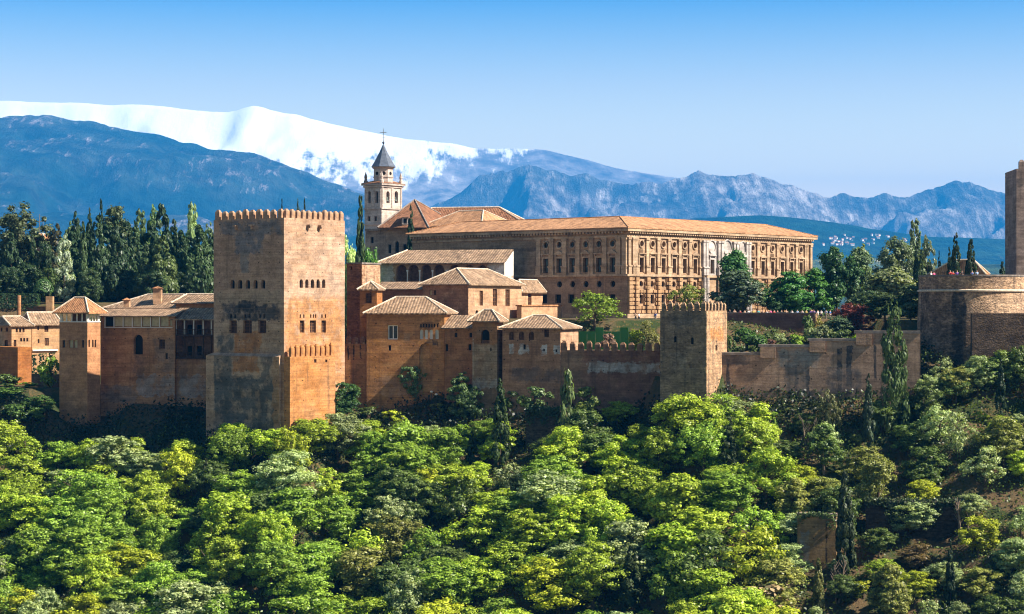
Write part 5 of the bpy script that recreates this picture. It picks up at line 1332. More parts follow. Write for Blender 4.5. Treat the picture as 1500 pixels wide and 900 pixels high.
broad('feathery_tree', 3, H=7, W=7, ncl=70, per=42, leaf=0.22, rc=(0.4, 0.9), low=0.08, lumps=9)
broad('stone_pine', 3, H=16, W=9, ncl=110, per=90, leaf=0.3, rc=(0.5, 1.0), low=0.15, trans=NEEDLE, lumps=9)
spire('cypress_tree', 4)
spire('broad_cypress', 3, H=14, W=5.2, ncl=100, per=85, leaf=0.34, rc=(0.45, 0.8), prof=lambda t: min(1, (t+0.03)*4)**0.5*(1-t)**0.72*1.2, rough=0.45)
spire('poplar_tree', 3, H=14, W=4.2, ncl=70, per=60, leaf=0.30, prof=lambda t: min(1, (t+0.06)*3)**0.7*(1-t)**0.45*1.1, rough=0.7, mat=LEAF, trunk='bark_pale', rc=(0.4, 0.75))
spire('drooping_conifer', 1, H=14, W=6, ncl=120, per=34, leaf=0.3, prof=lambda t: (1-t)**0.5*1.0*(0.8+0.2*math.sin(t*23)), rough=0.7, mat=NEEDLE, rc=(0.35, 0.75))
broad('upright_tree', 3, H=9, W=5, ncl=120, per=70, leaf=0.19, rc=(0.3, 0.6), low=0.12, lumps=8, pointed=0.35, trunk='bark_pale')
broad('topiary_bush', 1, H=3.0, W=5.0, ncl=30, per=150, leaf=0.2, rc=(0.5, 0.7), low=0.05)
TREES = []
def tree(kind, x, y, z, H, W, color, label=None, cat='tree', group=None, name=None, var=None, vary=0.12):
    protos = PROTO[kind]; me, tr, h0, w0 = protos[var if var is not None else random.randrange(len(protos))]
    o = thing(name or kind, label or '', cat, (x, y, z), group)
    o.rotation_euler.z = random.uniform(0, 6.28); o.scale = (W/w0, W/w0, H/h0)
    c = mesh_object('crown', me, o); t = mesh_object('trunk', tr, o)
    k = 1+random.uniform(-vary, vary)
    c.color = (color[0]*k, color[1]*k*(1+random.uniform(-.04, .04)), color[2]*k, 1)
    return o
def tree_px(kind, px, ptop, Y, wpx, color, label, group=None, name=None, cat='tree', pbase=None, var=None, vary=0.06):
    if kind == 'shrub' and ptop > 540 and (px > 440 or ptop > 590):
        hpx = max(18, wpx*0.8); Y = ground_hit(px, ptop+hpx*0.9).y
        if 770 < px < 868 and ptop < 590: Y = Br.C.y+1.2+(868-px)/F*336*math.tan(math.radians(14)); pbase = 603
        elif px == 752: Y = ground_hit(px, 604).y
    x = (px-CX)/F*Y; z = ground(x, Y) if pbase is None else (HY-pbase)/F*Y
    zt = (HY-ptop)/F*Y
    return tree(kind, x, Y, z, max(0.8, zt-z), wpx/F*Y, color, label, cat, group, name, var, vary)
DK, DK2, CYP, PINE = (0.030, 0.052, 0.022), (0.042, 0.068, 0.026), (0.026, 0.046, 0.020), (0.055, 0.070, 0.030)
LIME, MIDG, SILV, DARK, YEL, OLIV = (0.35, 0.445, 0.045), (0.235, 0.35, 0.045), (0.31, 0.37, 0.16), (0.115, 0.165, 0.042), (0.41, 0.445, 0.035), (0.25, 0.265, 0.065)

# ---- the dark grove behind the slender tower
GRP = 'dark trees of the grove above the palace'
grove = [
 ('stone_pine', 6, 312, 436, 62, PINE, 'dark olive umbrella pine cut by the picture edge above the ochre houses'),
 ('stone_pine', 34, 295, 432, 66, PINE, 'tall rounded olive-green pine beside the radio masts, highest tree above the houses'),
 ('broad_cypress', 17, 342, 424, 32, CYP, 'broad dark cypress standing before the olive pines'),
 ('cypress_tree', 48, 345, 428, 13, DK, 'thin dark cypress between the olive pines and the reddish far house'),
 ('broadleaf_tree', 63, 352, 428, 24, DK, 'small dark round tree below the reddish far house'),
 ('broad_cypress', 82, 328, 430, 34, (0.05, 0.048, 0.022), 'brown-topped dark conifer just behind the silver poplar'),
 ('poplar_tree', 94, 343, 420, 30, (0.24, 0.29, 0.20), 'silvery white-green poplar glowing before the dark grove'),
 ('cypress_tree', 122, 325, 423, 12, DK2, 'very slim green cypress next to the silvery poplar'),
 ('broad_cypress', 112, 310, 440, 26, DK, 'dark pointed conifer behind the very slim green cypress'),
 ('poplar_tree', 104, 322, 446, 22, (0.12, 0.17, 0.07), 'light green poplar top peeping between the dark conifers'),
 ('broad_cypress', 143, 316, 426, 34, DK, 'wide dark cypress with sunlit right edge above the pyramid roof'),
 ('cypress_tree', 131, 306, 446, 14, CYP, 'dark cypress tip left of the flat-topped pine'),
 ('cypress_tree', 148, 292, 452, 9, CYP, 'needle-thin dark cypress rising left of the flat-topped pine'),
 ('stone_pine', 172, 298, 446, 54, PINE, 'flat-topped olive stone pine in the middle of the grove'),
 ('broad_cypress', 172, 322, 428, 38, CYP, 'broad near-black cypress under the flat-topped stone pine'),
 ('broad_cypress', 197, 332, 432, 30, DK, 'dull green conifer right of the flat-topped pine'),
 ('poplar_tree', 205, 306, 448, 30, (0.085, 0.13, 0.05), 'mid-green poplar rising behind the dull conifer'),
 ('poplar_tree', 226, 300, 450, 26, (0.11, 0.16, 0.06), 'light green poplar left of the tallest dark cypress'),
 ('broad_cypress', 214, 358, 424, 26, DK2, 'shorter olive cypress above the chimney'),
 ('broad_cypress', 237, 300, 436, 34, CYP, 'tallest dark cypress above the square chimney'),
 ('broad_cypress', 238, 346, 424, 38, (0.06, 0.085, 0.025), 'yellow-green sunlit cypress directly behind the tiled roof'),
 ('broad_cypress', 254, 322, 440, 30, DK, 'dark cypress right of the tallest one'),
 ('broad_cypress', 266, 338, 434, 30, DK, 'dark cypress just left of the pale poplar'),
 ('poplar_tree', 281, 296, 452, 26, (0.20, 0.26, 0.12), 'pale tall poplar standing out against the blue mountain'),
 ('broad_cypress', 292, 330, 430, 38, DK2, 'big green cypress below the pale tall poplar'),
 ('poplar_tree', 305, 326, 450, 24, (0.10, 0.15, 0.07), 'grey-green poplar touching the great tower\'s shaded edge'),
 ('cypress_tree', 310, 338, 440, 16, CYP, 'narrow dark cypress half hidden by the great tower'),
 ('broad_cypress', 299, 390, 378, 26, CYP, 'near dark cypress in front of the timber balcony roof'),
 ('broadleaf_tree', 190, 392, 428, 40, DK, 'dark bushy tree low behind the tiled roofs'),
 ('broadleaf_tree', 160, 388, 430, 36, DK, 'dark bushy tree low behind the pyramid roof'),
 ('broadleaf_tree', 270, 390, 428, 36, DK, 'dark bushy tree low behind the timber gallery roof'),
 ('broadleaf_tree', 128, 392, 418, 30, DK2, 'green bushy tree beside the foot of the silvery poplar'),
 ('broadleaf_tree', 222, 396, 420, 34, DK, 'dark bushy tree behind the square chimney'),
 ('broadleaf_tree', 40, 384, 424, 40, DK, 'dark leafy tree above the clipped hedge'),
 ('broadleaf_tree', 72, 392, 418, 26, (0.055, 0.085, 0.02), 'small bright green tree beside the domed hedge'),
 ('broadleaf_tree', 10, 392, 420, 34, DK, 'dark leafy tree at the picture edge behind the clipped hedge'),
]
back = [('broadleaf_tree', 20, 352, 440, 60, DK, 'dark leafy mass behind the olive pines'), ('broad_cypress', 62, 372, 436, 40, CYP, 'dark shadowed conifer below the reddish far house'), ('broad_cypress', 106, 340, 436, 44, CYP, 'dark conifer filling the gap right of the silvery poplar'),
 ('broad_cypress', 128, 340, 436, 44, DK, 'dark conifer behind the wide cypress above the pyramid roof'), ('broad_cypress', 158, 330, 442, 44, CYP, 'dark conifer left of the stone pine trunk'), ('broad_cypress', 186, 326, 444, 46, DK, 'dark conifer right of the stone pine trunk'),
 ('broad_cypress', 222, 330, 446, 44, CYP, 'dark conifer behind the shorter olive cypress'), ('broad_cypress', 252, 344, 446, 46, DK, 'dark conifer behind the yellow-green sunlit cypress'), ('broad_cypress', 278, 346, 444, 44, CYP, 'dark conifer at the foot of the pale tall poplar'), ('broadleaf_tree', 304, 372, 436, 40, DK, 'dark leafy mass touching the great tower')]
for k, px, pt, Y, w, c, lab in grove+back: tree_px(k, px, pt, Y, w*(1.2 if k == 'broad_cypress' else 1.05), tuple(q*1.6 for q in c), lab, GRP)
# clipped hedges
hedge_m = leaf_mat('clipped_hedge', 0.35, 0.1, 0.03)
def hedge(px0, px1, pt, pb, Y, depth, col, label, dome=False):
    x0, x1 = (px0-CX)/F*Y, (px1-CX)/F*Y; z1, z0 = (HY-pt)/F*Y, (HY-pb)/F*Y
    n = int(900*(x1-x0)/5)
    P, N = [], []
    for i in range(n):
        f = random.random(); u, v = random.random(), random.random()
        if dome:
            a = random.uniform(0, 6.28); e = math.asin(random.random()); d = np.array([math.cos(a)*math.cos(e), math.sin(a)*math.cos(e), math.sin(e)])
            P.append(np.array([(x0+x1)/2, Y, z0])+d*np.array([(x1-x0)/2, depth/2, z1-z0])); N.append(d)
        elif f < 0.45: P.append([x0+u*(x1-x0), Y, z0+v*(z1-z0)]); N.append([0, -1, 0])
        elif f < 0.8: P.append([x0+u*(x1-x0), Y+v*depth, z1]); N.append([0, 0, 1])
        elif f < 0.9: P.append([x1, Y+v*depth, z0+u*(z1-z0)]); N.append([1, 0, 0])
        else: P.append([x0, Y+v*depth, z0+u*(z1-z0)]); N.append([-1, 0, 0])
    P, N = np.array(P, float)+rng.normal(0, 0.05, (n, 3)), np.array(N, float)+0.35*rdir(n)
    c0 = np.array([(x0+x1)/2, Y, z0]); me = leaves_mesh('hedge', P-c0, N, 0.3, hedge_m, 1.2)
    o = mesh_object('hedge', me, None, tuple(c0)); o.color = (*col, 1); tag(o, label, 'hedge', 'clipped hedges of the upper garden'); return o
hedge(-25, 54, 431, 452, 411.5, 3, (0.03, 0.06, 0.02), 'long flat-topped clipped hedge above the ochre houses')
hedge(50, 78, 409, 428, 416, 6, (0.055, 0.11, 0.03), 'dome-shaped clipped green hedge left of the silvery poplar', True)
for px, w, pt in ((50.5, 6, 521), (62, 10, 519), (75, 8, 518)):
    hedge(px-w/2, px+w/2, pt, 548, 377.5, 1.2, (0.03, 0.07, 0.018), {50.5: 'narrow clipped hedge panel beside the brick bastion', 62: 'wide clipped hedge panel between two others under the ochre house', 75: 'small clipped hedge panel nearest the slender tower'}[px])
tree_px('shrub', 73, 522, 374.5, 28, MIDG, 'sunlit green shrub before the clipped panels beside the slender tower', name='shrub', cat='shrub')
tree_px('shrub', 12, 548, 378, 36, DARK, 'dark green shrub under the brick bastion', name='shrub', cat='shrub')
tree_px('shrub', 40, 560, 376, 22, MIDG, 'lit green shrub at the corner of the brick bastion', name='shrub', cat='shrub')

# ---- trees round the palaces
mid = [
 ('cypress_tree', 528, 288, 400, 19, DK2, 'tall slim cypress standing alone between great tower and church', None),
 ('cypress_tree', 602, 302, 452, 15, CYP, 'slim dark cypress standing against the church front', None),
 ('broadleaf_tree', 511, 344, 405, 26, SILV, 'pale grey-green tree squeezed beside the great tower', None),
 ('broadleaf_tree', 538, 362, 402, 32, (0.08, 0.17, 0.035), 'small fresh green tree left of the arcaded gallery roof', None),
 ('cypress_tree', 413, 292, 470, 5, CYP, 'small dark tree tip showing behind the battlements, thinnest of three', None),
 ('broadleaf_tree', 437, 290, 472, 12, DK, 'small round tree top showing behind the great tower battlements', None),
 ('cypress_tree', 446, 291, 470, 6, CYP, 'small cypress tip right of the round tree top behind battlements', None),
 ('feathery_tree', 871, 424, 366, 70, (0.17, 0.24, 0.03), 'feathery lime-green tree before the shaded palace wall', None),
 ('feathery_tree', 1008, 414, 384, 50, (0.15, 0.18, 0.035), 'spindly yellow-green sapling in front of the rusticated palace wall', None),
 ('feathery_tree', 951, 470, 350, 34, (0.17, 0.17, 0.05), 'straw-green broom bush beside the squat tower', None),
 ('shrub', 928, 483, 352, 26, (0.19, 0.23, 0.02), 'bright yellow-green shrub at the end of the green screen', None),
 ('shrub', 893, 489, 352, 22, (0.22, 0.14, 0.10), 'pinkish flowering shrub before the green screen', None),
 ('dense_tree', 1074, 364, 390, 56, (0.035, 0.085, 0.025), 'tall pointed dark green tree covering the marble palace front', None),
 ('dense_tree', 1082, 395, 381, 66, (0.06, 0.085, 0.05), 'broad grey-green tree in front of the marble palace front', None),
 ('dense_tree', 1155, 397, 386, 62, (0.045, 0.115, 0.03), 'round mid-green tree before the far end of the palace', None),
 ('dense_tree', 1192, 392, 390, 52, (0.06, 0.14, 0.03), 'brighter green tree at the palace\'s far corner', None),
 ('dense_tree', 1133, 428, 384, 34, (0.03, 0.065, 0.022), 'low dark tree between the two palace-front trees', None),
 ('dense_tree', 1226, 361, 392, 54, (0.035, 0.075, 0.028), 'tall dark green tree just right of the palace corner', None),
 ('dense_tree', 1256, 362, 398, 50, (0.085, 0.12, 0.06), 'grey-green tree with pale lit top beside tall dark one', None),
 ('poplar_tree', 1262, 358, 402, 34, (0.14, 0.16, 0.07), 'yellowish thin tree top behind the grey-green tree', None),
 ('dense_tree', 1308, 390, 376, 66, (0.14, 0.165, 0.075), 'pale olive tree left of the round bastion', None),
 ('broadleaf_tree', 1318, 346, 404, 62, (0.085, 0.105, 0.06), 'grey-green round tree below the tall poplar', None),
 ('poplar_tree', 1341, 320, 408, 30, (0.11, 0.14, 0.09), 'tall feathery grey poplar rising above the bastion', None),
 ('poplar_tree', 1358, 345, 406, 30, (0.12, 0.145, 0.09), 'lower feathery poplar beside the tall grey one', None),
 ('broad_cypress', 1349, 372, 376, 18, CYP, 'dark narrow cypress at the left rim of the round bastion', None),
 ('cypress_tree', 1342, 362, 382, 12, DK, 'thin dark cypress behind the pale olive tree', None),
 ('cypress_tree', 1400, 342, 352, 20, CYP, 'taller of two dark cypresses standing on the round bastion', None),
 ('cypress_tree', 1391, 362, 354, 11, CYP, 'short dark cypress against the taller one on the bastion', None),
 ('cypress_tree', 1422, 351, 352, 18, CYP, 'second tall cypress on the bastion, nearer the keep', None),
 ('cypress_tree', 1376, 368, 380, 8, DK, 'tiny dark cypress tip behind the gatehouse roof', None),
 ('cypress_tree', 1468, 384, 362, 14, DK, 'small dark conifer at the foot of the keep', None),
 ('broadleaf_tree', 1252, 444, 358, 52, (0.10, 0.025, 0.022), 'dark red plum tree above the stepped wall', None),
 ('broadleaf_tree', 1230, 462, 354, 40, (0.05, 0.075, 0.04), 'dark green bushy tree left of the red plum', None),
 ('topiary_bush', 1094, 480, 350, 48, (0.05, 0.105, 0.022), 'round clipped dome bush on a short stem before terrace wall', None),
 ('drooping_conifer', 1309, 440, 327, 50, (0.07, 0.10, 0.035), 'tall shaggy drooping conifer in front of the stepped wall end', None),
 ('broadleaf_tree', 1290, 400, 380, 44, (0.045, 0.075, 0.03), 'dark leafy tree behind the red plum', None),
 ('broadleaf_tree', 1275, 425, 366, 40, (0.05, 0.08, 0.035), 'dull green tree between red plum and pale olive tree', None),
 ('dense_tree', 1296, 428, 354, 58, (0.05, 0.075, 0.03), 'dark leafy tree under the pale olive tree behind the last wall step', None),
 ('dense_tree', 1334, 416, 352, 46, (0.075, 0.10, 0.045), 'grey-green bushy tree touching the shaded side of the round bastion', None),
 ('feathery_tree', 1204, 462, 360, 30, (0.20, 0.17, 0.03), 'golden flowering shrub at the end of the terrace wall', None),
]
for k, px, pt, Y, w, c, lab, g_ in mid:
    tree_px(k, px, pt, Y, w, tuple(q*(1.75 if k in ('dense_tree', 'broadleaf_tree', 'poplar_tree') else 1.3) for q in c), lab, g_, name='shrub' if 'shrub' in lab or 'bush' in lab else None, cat='shrub' if 'shrub' in lab or 'bush' in lab else 'tree')
for i, (px, pt, Y, w, c, lab) in enumerate([
 (1140, 488, 348, 26, SILV, 'grey-green shrub right of the clipped dome bush'), (1163, 489, 347, 22, MIDG, 'small green shrub in the middle of the terrace bed'), (1186, 480, 349, 30, SILV, 'silvery shrub near the golden flowering one'),
 (1210, 476, 347, 30, (0.17, 0.19, 0.09), 'pale shrub below the golden flowering one'), (1236, 482, 344, 30, (0.11, 0.16, 0.05), 'light green shrub under the red plum'), (1262, 486, 341, 24, MIDG, 'green shrub beside the last wall step'), (1066, 490, 346, 18, DARK, 'dark little shrub behind the squat tower'), (1186, 462, 362, 20, DARK, 'dark shrub against the terrace wall end'), (1128, 496, 346, 14, (0.2, 0.1, 0.08), 'small reddish shrub behind the stepped wall')]):
    tree_px('shrub', px, pt, Y, w, c, lab, 'shrubs of the terrace garden', cat='shrub')
# ---- plants at the foot of the walls
foot = [
 ('broadleaf_tree', 497, 558, 342, 46, (0.06, 0.125, 0.035), 'round dense green tree right of the great tower\'s foot'),
 ('broadleaf_tree', 602, 530, 347, 33, (0.13, 0.21, 0.075), 'pale fresh green tree against the blind arch wall'),
 ('poplar_tree', 676, 545, 343, 40, (0.13, 0.20, 0.07), 'pale upright tree before the plain brown wall'),
 ('broadleaf_tree', 690, 565, 341, 34, (0.09, 0.145, 0.05), 'rounded grey-green tree leaning on the pale upright one'),
 ('cypress_tree', 733, 556, 322, 25, (0.05, 0.075, 0.025), 'tall slender cypress standing before the turret, tallest in the wood'),
 ('shrub', 830, 540, 336, 32, (0.15, 0.20, 0.07), 'light green climber bush on the embankment wall'),
 ('shrub', 858, 566, 334, 36, (0.17, 0.21, 0.05), 'yellowish shrub trailing over the embankment edge'),
 ('broadleaf_tree', 10, 566, 366, 46, (0.11, 0.19, 0.04), 'green bushy tree at the picture edge below the brick bastion'),
 ('broadleaf_tree', 54, 578, 363, 42, (0.09, 0.16, 0.04), 'dark bushy tree below the rough garden wall'),
 ('shrub', 18, 592, 338, 40, (0.09, 0.16, 0.035), 'green shrub on the bank below the brick bastion, larger one'),
 ('shrub', 48, 600, 338, 30, (0.12, 0.19, 0.04), 'green shrub on the bank below the rough garden wall'),
 ('shrub', 783, 566, 338, 40, (0.12, 0.17, 0.06), 'low grey-green shrub above the arched embankment'),
 ('shrub', 752, 572, 338, 30, (0.10, 0.15, 0.05), 'low green shrub right of the tall slender cypress'),
 ('shrub', 540, 596, 336, 40, (0.12, 0.16, 0.04), 'low lit shrub below the curtain wall path'),
 ('shrub', 640, 590, 337, 26, OLIV, 'olive shrub near the two street lamps'),
 ('shrub', 572, 600, 334, 36, YEL, 'yellowish shrub under the pale fresh green tree'),
 ('shrub', 448, 590, 331, 34, (0.16, 0.15, 0.03), 'orange-tinged shrub climbing the great tower\'s sunlit foot'),
 ('shrub', 470, 582, 336, 28, (0.12, 0.16, 0.035), 'green shrub on the bank under the battlemented foot wall'),
 ('shrub', 1122, 553, 334, 18, (0.015, 0.02, 0.012), 'almost black shrub against the stepped wall'),
 ('cypress_tree', 1272, 548, 314, 17, (0.06, 0.085, 0.045), 'thin grey-green cypress below the drooping conifer'),
 ('cypress_tree', 1466, 526, 318, 13, DK, 'thin dark cypress on the bank below the bastion'),
 ('cypress_tree', 303, 672, 306, 24, (0.07, 0.085, 0.035), 'twin-tipped brownish cypress in the wood below the tower'),
 ('cypress_tree', 1068, 612, 318, 28, (0.06, 0.08, 0.03), 'stout dark cypress in the bright wood below squat tower'),
 ('cypress_tree', 691, 632, 312, 16, DK, 'short dark cypress left of the tallest slender one'),
 ('cypress_tree', 1199, 818, 283, 16, (0.15, 0.16, 0.045), 'small yellow-green cypress in front of the golden retaining wall'),
 ('cypress_tree', 1392, 792, 286, 14, DK, 'thin dark cypress low on the shaded slope'),
 ('cypress_tree', 925, 800, 276, 30, (0.05, 0.07, 0.025), 'dark leaning cypress at the bottom edge of the wood'),
 ('cypress_tree', 1238, 690, 292, 26, (0.05, 0.07, 0.03), 'dark ivy-clad cypress beside the golden retaining wall'),
 ('shrub', 1140, 848, 280, 84, (0.42, 0.30, 0.16), 'large dry tan bush at the picture bottom below the golden wall'),
 ('shrub', 1265, 850, 280, 34, (0.36, 0.38, 0.03), 'bright yellow-green bush at the bottom right of the bare pinkish tree'),
 ('broadleaf_tree', 1362, 548, 328, 44, SILV, 'silvery tree at the foot of the round bastion, nearest the drooping conifer'),
 ('broadleaf_tree', 1400, 536, 328, 46, OLIV, 'olive tree at the foot of the round bastion, middle one'),
 ('feathery_tree', 1380, 520, 330, 34, SILV, 'thin pale sapling against the dark lower bastion wall'),
 ('broadleaf_tree', 1432, 520, 328, 44, SILV, 'silvery tree below the outer wall corner'),
 ('broadleaf_tree', 1470, 512, 327, 48, (0.2, 0.27, 0.06), 'fresh green tree below the outer wall near the frame edge'),
 ('broadleaf_tree', 1496, 506, 327, 40, DARK, 'dark tree at the frame edge below the outer wall'),
 ('feathery_tree', 1448, 478, 322, 38, (0.13, 0.175, 0.075), 'thin pale tree before the outer bastion wall'),
 ('feathery_tree', 1216, 568, 322, 34, (0.14, 0.14, 0.06), 'sparse yellowish tree before the stepped wall\'s dark base'),
]
PB = {733: 690, 1272: 662, 1466: 622, 303: 757, 1068: 695, 691: 690, 1199: 902, 1392: 892, 925: 910, 1238: 850, 497: 608, 602: 578, 676: 616, 690: 618, 1448: 530, 1216: 640, 1362: 598, 1400: 592, 1380: 572, 1432: 580, 1470: 575, 1496: 572}
CYPS = []
for k, px, pt, Y, w, c, lab in foot:
    if px in PB and k == 'cypress_tree': CYPS.append((px, PB[px], ground_hit(px, PB[px]).y))
    if px in PB:
        hit = ground_hit(px, PB[px]); Y = min(hit.y, float(np.interp(hit.x, YW[:, 0], YW[:, 1]))-1.2)
    tree_px(k, px, pt, Y, w, c, lab, None, name='shrub' if k == 'shrub' else None, cat='shrub' if k == 'shrub' else 'tree')

# ---- the wood on the slope
LINE = np.array([(-80, 608), (0, 606), (40, 628), (90, 640), (150, 636), (195, 626), (215, 650), (250, 648), (300, 622), (345, 612), (420, 622), (470, 596), (500, 600), (540, 606), (660, 612), (720, 612), (800, 630), (850, 596), (905, 584), (945, 612), (985, 566), (1020, 560), (1050, 572), (1090, 584), (1150, 592), (1190, 610), (1260, 612), (1300, 572), (1345, 556), (1420, 522), (1500, 514), (1600, 520)], float)
ZONES = [(70, 'the ochre houses'), (150, 'the slender tower'), (230, 'the arched-window wing'), (300, 'the timber balcony'), (420, "the great tower's shaded face"), (495, "the great tower's sunlit face"), (560, 'the streaked curtain wall'), (650, 'the blind arch hall'), (735, 'the square turret'), (830, 'the arched-window range'), (900, 'the arched embankment'), (965, 'the battlemented wall'), (1065, 'the squat tower'), (1160, 'the lowest wall step'), (1250, 'the streaked stepped wall'), (1340, 'the drooping conifer'), (1430, 'the round bastion'), (9999, 'the outer wall')]
wood = []
pts_w = []
tries = 0
while tries < 60000 and len(pts_w) < 298:
    tries += 1
    y = random.uniform(268, 358); x = random.uniform(-0.275*y, 0.275*y)
    yw = float(np.interp(x, YW[:, 0], YW[:, 1]))
    if yw-y < 4.5 or yw-y > 72: continue
    d2 = 4.6+0.9*((x*7.13+y*3.1) % 1)
    if x > 40: d2 *= 1.0
    if any((x-a)**2+(y-b)**2 < d2*d2 for a, b, *_ in pts_w): continue
    px = CX+F*x/y
    if px < -60 or px > 1560: continue
    pts_w.append((x, y, px))
def pick(px, y):
    r = random.random()
    if px > 1130: tab = [(0.12, LIME), (0.32, OLIV), (0.66, SILV), (0.90, DARK), (0.94, YEL), (1.0, (0.16, 0.11, 0.045))]
    elif px < 120: tab = [(0.30, LIME), (0.72, MIDG), (0.84, SILV), (0.94, DARK), (1.0, YEL)]
    elif px < 480: tab = [(0.38, LIME), (0.68, MIDG), (0.84, SILV), (0.93, DARK), (1.0, YEL)]
    elif px < 680: tab = [(0.25, LIME), (0.56, MIDG), (0.72, SILV), (0.90, DARK), (0.95, OLIV), (1.0, YEL)]
    else: tab = [(0.55, LIME), (0.74, MIDG), (0.82, SILV), (0.88, DARK), (1.0, YEL)]
    for t, c in tab:
        if r < t: return c
CN = {LIME: 'lime-green', MIDG: 'mid-green', SILV: 'silvery grey-green', DARK: 'dark green', YEL: 'yellow-green', OLIV: 'olive-green', (0.16, 0.11, 0.045): 'brownish'}
for (x, y, px) in pts_w:
    z = ground(x, y); lim = float(np.interp(px, LINE[:, 0], LINE[:, 1]))+random.uniform(0, 14)
    H = random.uniform(6.4, 10.4) if px < 1130 else random.uniform(4.6, 8.6)
    ztop_max = (HY-lim)/F*y
    dw = float(np.interp(x, YW[:, 0], YW[:, 1]))-y
    if z+H > ztop_max: H = ztop_max-z
    elif dw < 14: H = min(11.0, ztop_max-z)
    if H < 2.2: continue
    # keep the retaining walls in sight
    if 1165 < px < 1232 and pq.y-14 < y < pq.y+1: H = min(H, 2.2)
    if 1275 < px < 1425 and pq2.y-12 < y < pq2.y+1: H = min(H, 4.5)
    for cx_, cb_, cY_ in CYPS:
        if abs(px-cx_) < 30 and y < cY_+1: H = min(H, max(2.0, (HY-(cb_-14))/F*y-z))
    c = pick(px, y); W = min(random.uniform(7.0, 10.5), H*1.15) if px < 1130 else min(random.uniform(5.0, 8.2), H*1.15)
    kind = 'broadleaf_tree' if H > 3.4 else 'shrub'
    rr_ = random.random()
    if H > 5 and rr_ < 0.09: kind = 'feathery_tree'
    elif H > 6 and rr_ < 0.17: kind = 'upright_tree'; W *= 0.62; H *= 1.08
    elif H > 5 and rr_ < 0.25: kind = 'dense_tree'; W *= 0.85
    if c == YEL and random.random() < 0.3: kind = 'feathery_tree'
    if c == SILV and px > 1130 and random.random() < 0.35: kind = 'feathery_tree'
    o = tree(kind, x, y, z, H, max(W, 2.2), c, None, 'shrub' if kind == 'shrub' else 'tree', 'trees of the wood on the slope' if kind != 'shrub' else 'shrubs of the wood on the slope', vary=0.2)
    wood.append((o, px, HY-(z+H*0.6)/y*F, c, H, kind))
rows = [('top edge', 655), ('upper part', 715), ('middle', 775), ('lower part', 840), ('bottom edge', 9999)]
bag = {}
for it in wood:
    o, px, py, c, H, kind = it
    zn = next(n for lim, n in ZONES if px < lim); rw_n = next(n for n, lim in rows if py < lim)
    bag.setdefault((zn, rw_n, CN[c], kind), []).append(it)
KN = {'upright_tree': 'upright tree', 'dense_tree': 'pointed tree', 'broadleaf_tree': 'tree', 'feathery_tree': 'sparse tree', 'shrub': 'shrub'}
ORD = {2: ['taller of two', 'smaller of two'], 3: ['tallest of three', 'middle-sized of three', 'smallest of three'], 4: ['tallest of four', 'second of four', 'third of four', 'smallest of four'], 5: ['tallest of five', 'second of five', 'third of five', 'fourth of five', 'smallest of five']}
for (zn, rw_n, cn, kind), its in bag.items():
    its.sort(key=lambda t: -t[4])
    for i, it in enumerate(its):
        lab = f"{cn} {KN[kind]}, {rw_n} of wood below {zn}"
        if len(its) > 5: lab = lab.replace('the great tower\'s ', 'great tower ')
        if len(its) > 1: lab += ', '+(ORD[len(its)][i] if len(its) in ORD else ['tallest', 'second', 'third', 'fourth', 'fifth', 'sixth', 'seventh', 'eighth', 'ninth', 'tenth', 'eleventh', 'twelfth'][min(i, 11)]+' by height')
        it[0]['label'] = lab

# ---- ivy over the embankment
n = 1500; U_ = -rng.random(n)*Br.Ll; q_ = rng.random(n)**2
P = np.array([list(Br.L.pt(u, Br.zy(601)+0.25-3.2*k*(0.4+0.6*math.sin(u*1.3)**2), 0.25-0.15*k)) for u, k in zip(U_, q_)])+rng.normal(0, 0.15, (n, 3))
N = np.tile([-0.2, -0.8, 0.5], (n, 1))+0.6*rdir(n)
iv = mesh_object('ivy', leaves_mesh('ivy', P-np.array(br['_b']), N, 0.3, LEAF), br); iv.color = (0.05, 0.08, 0.025, 1)
def ivy_on(B, th, z1, n, drop, col):
    U_ = -rng.random(n)*B.Ll; q_ = rng.random(n)**1.6
    P = np.array([list(B.L.pt(u, z1+0.45-drop*k*(0.15+0.85*(0.5+0.5*math.sin(u*1.1+2))**2), 0.3-0.1*k)) for u, k in zip(U_, q_)])+rng.normal(0, 0.16, (n, 3))
    N = np.tile([-0.2, -0.7, 0.6], (n, 1))+0.6*rdir(n)
    o = mesh_object('ivy', leaves_mesh('ivy', P-np.array(th['_b']), N, 0.26, LEAF), th); o.color = (*col, 1)
ivy_on(Cs, ct, (HY-757)/F*pq.y, 420, 2.6, (0.09, 0.13, 0.035))
ivy_on(Rn, rn, (HY-738)/F*pq2.y, 2600, 4.5, (0.06, 0.085, 0.03))
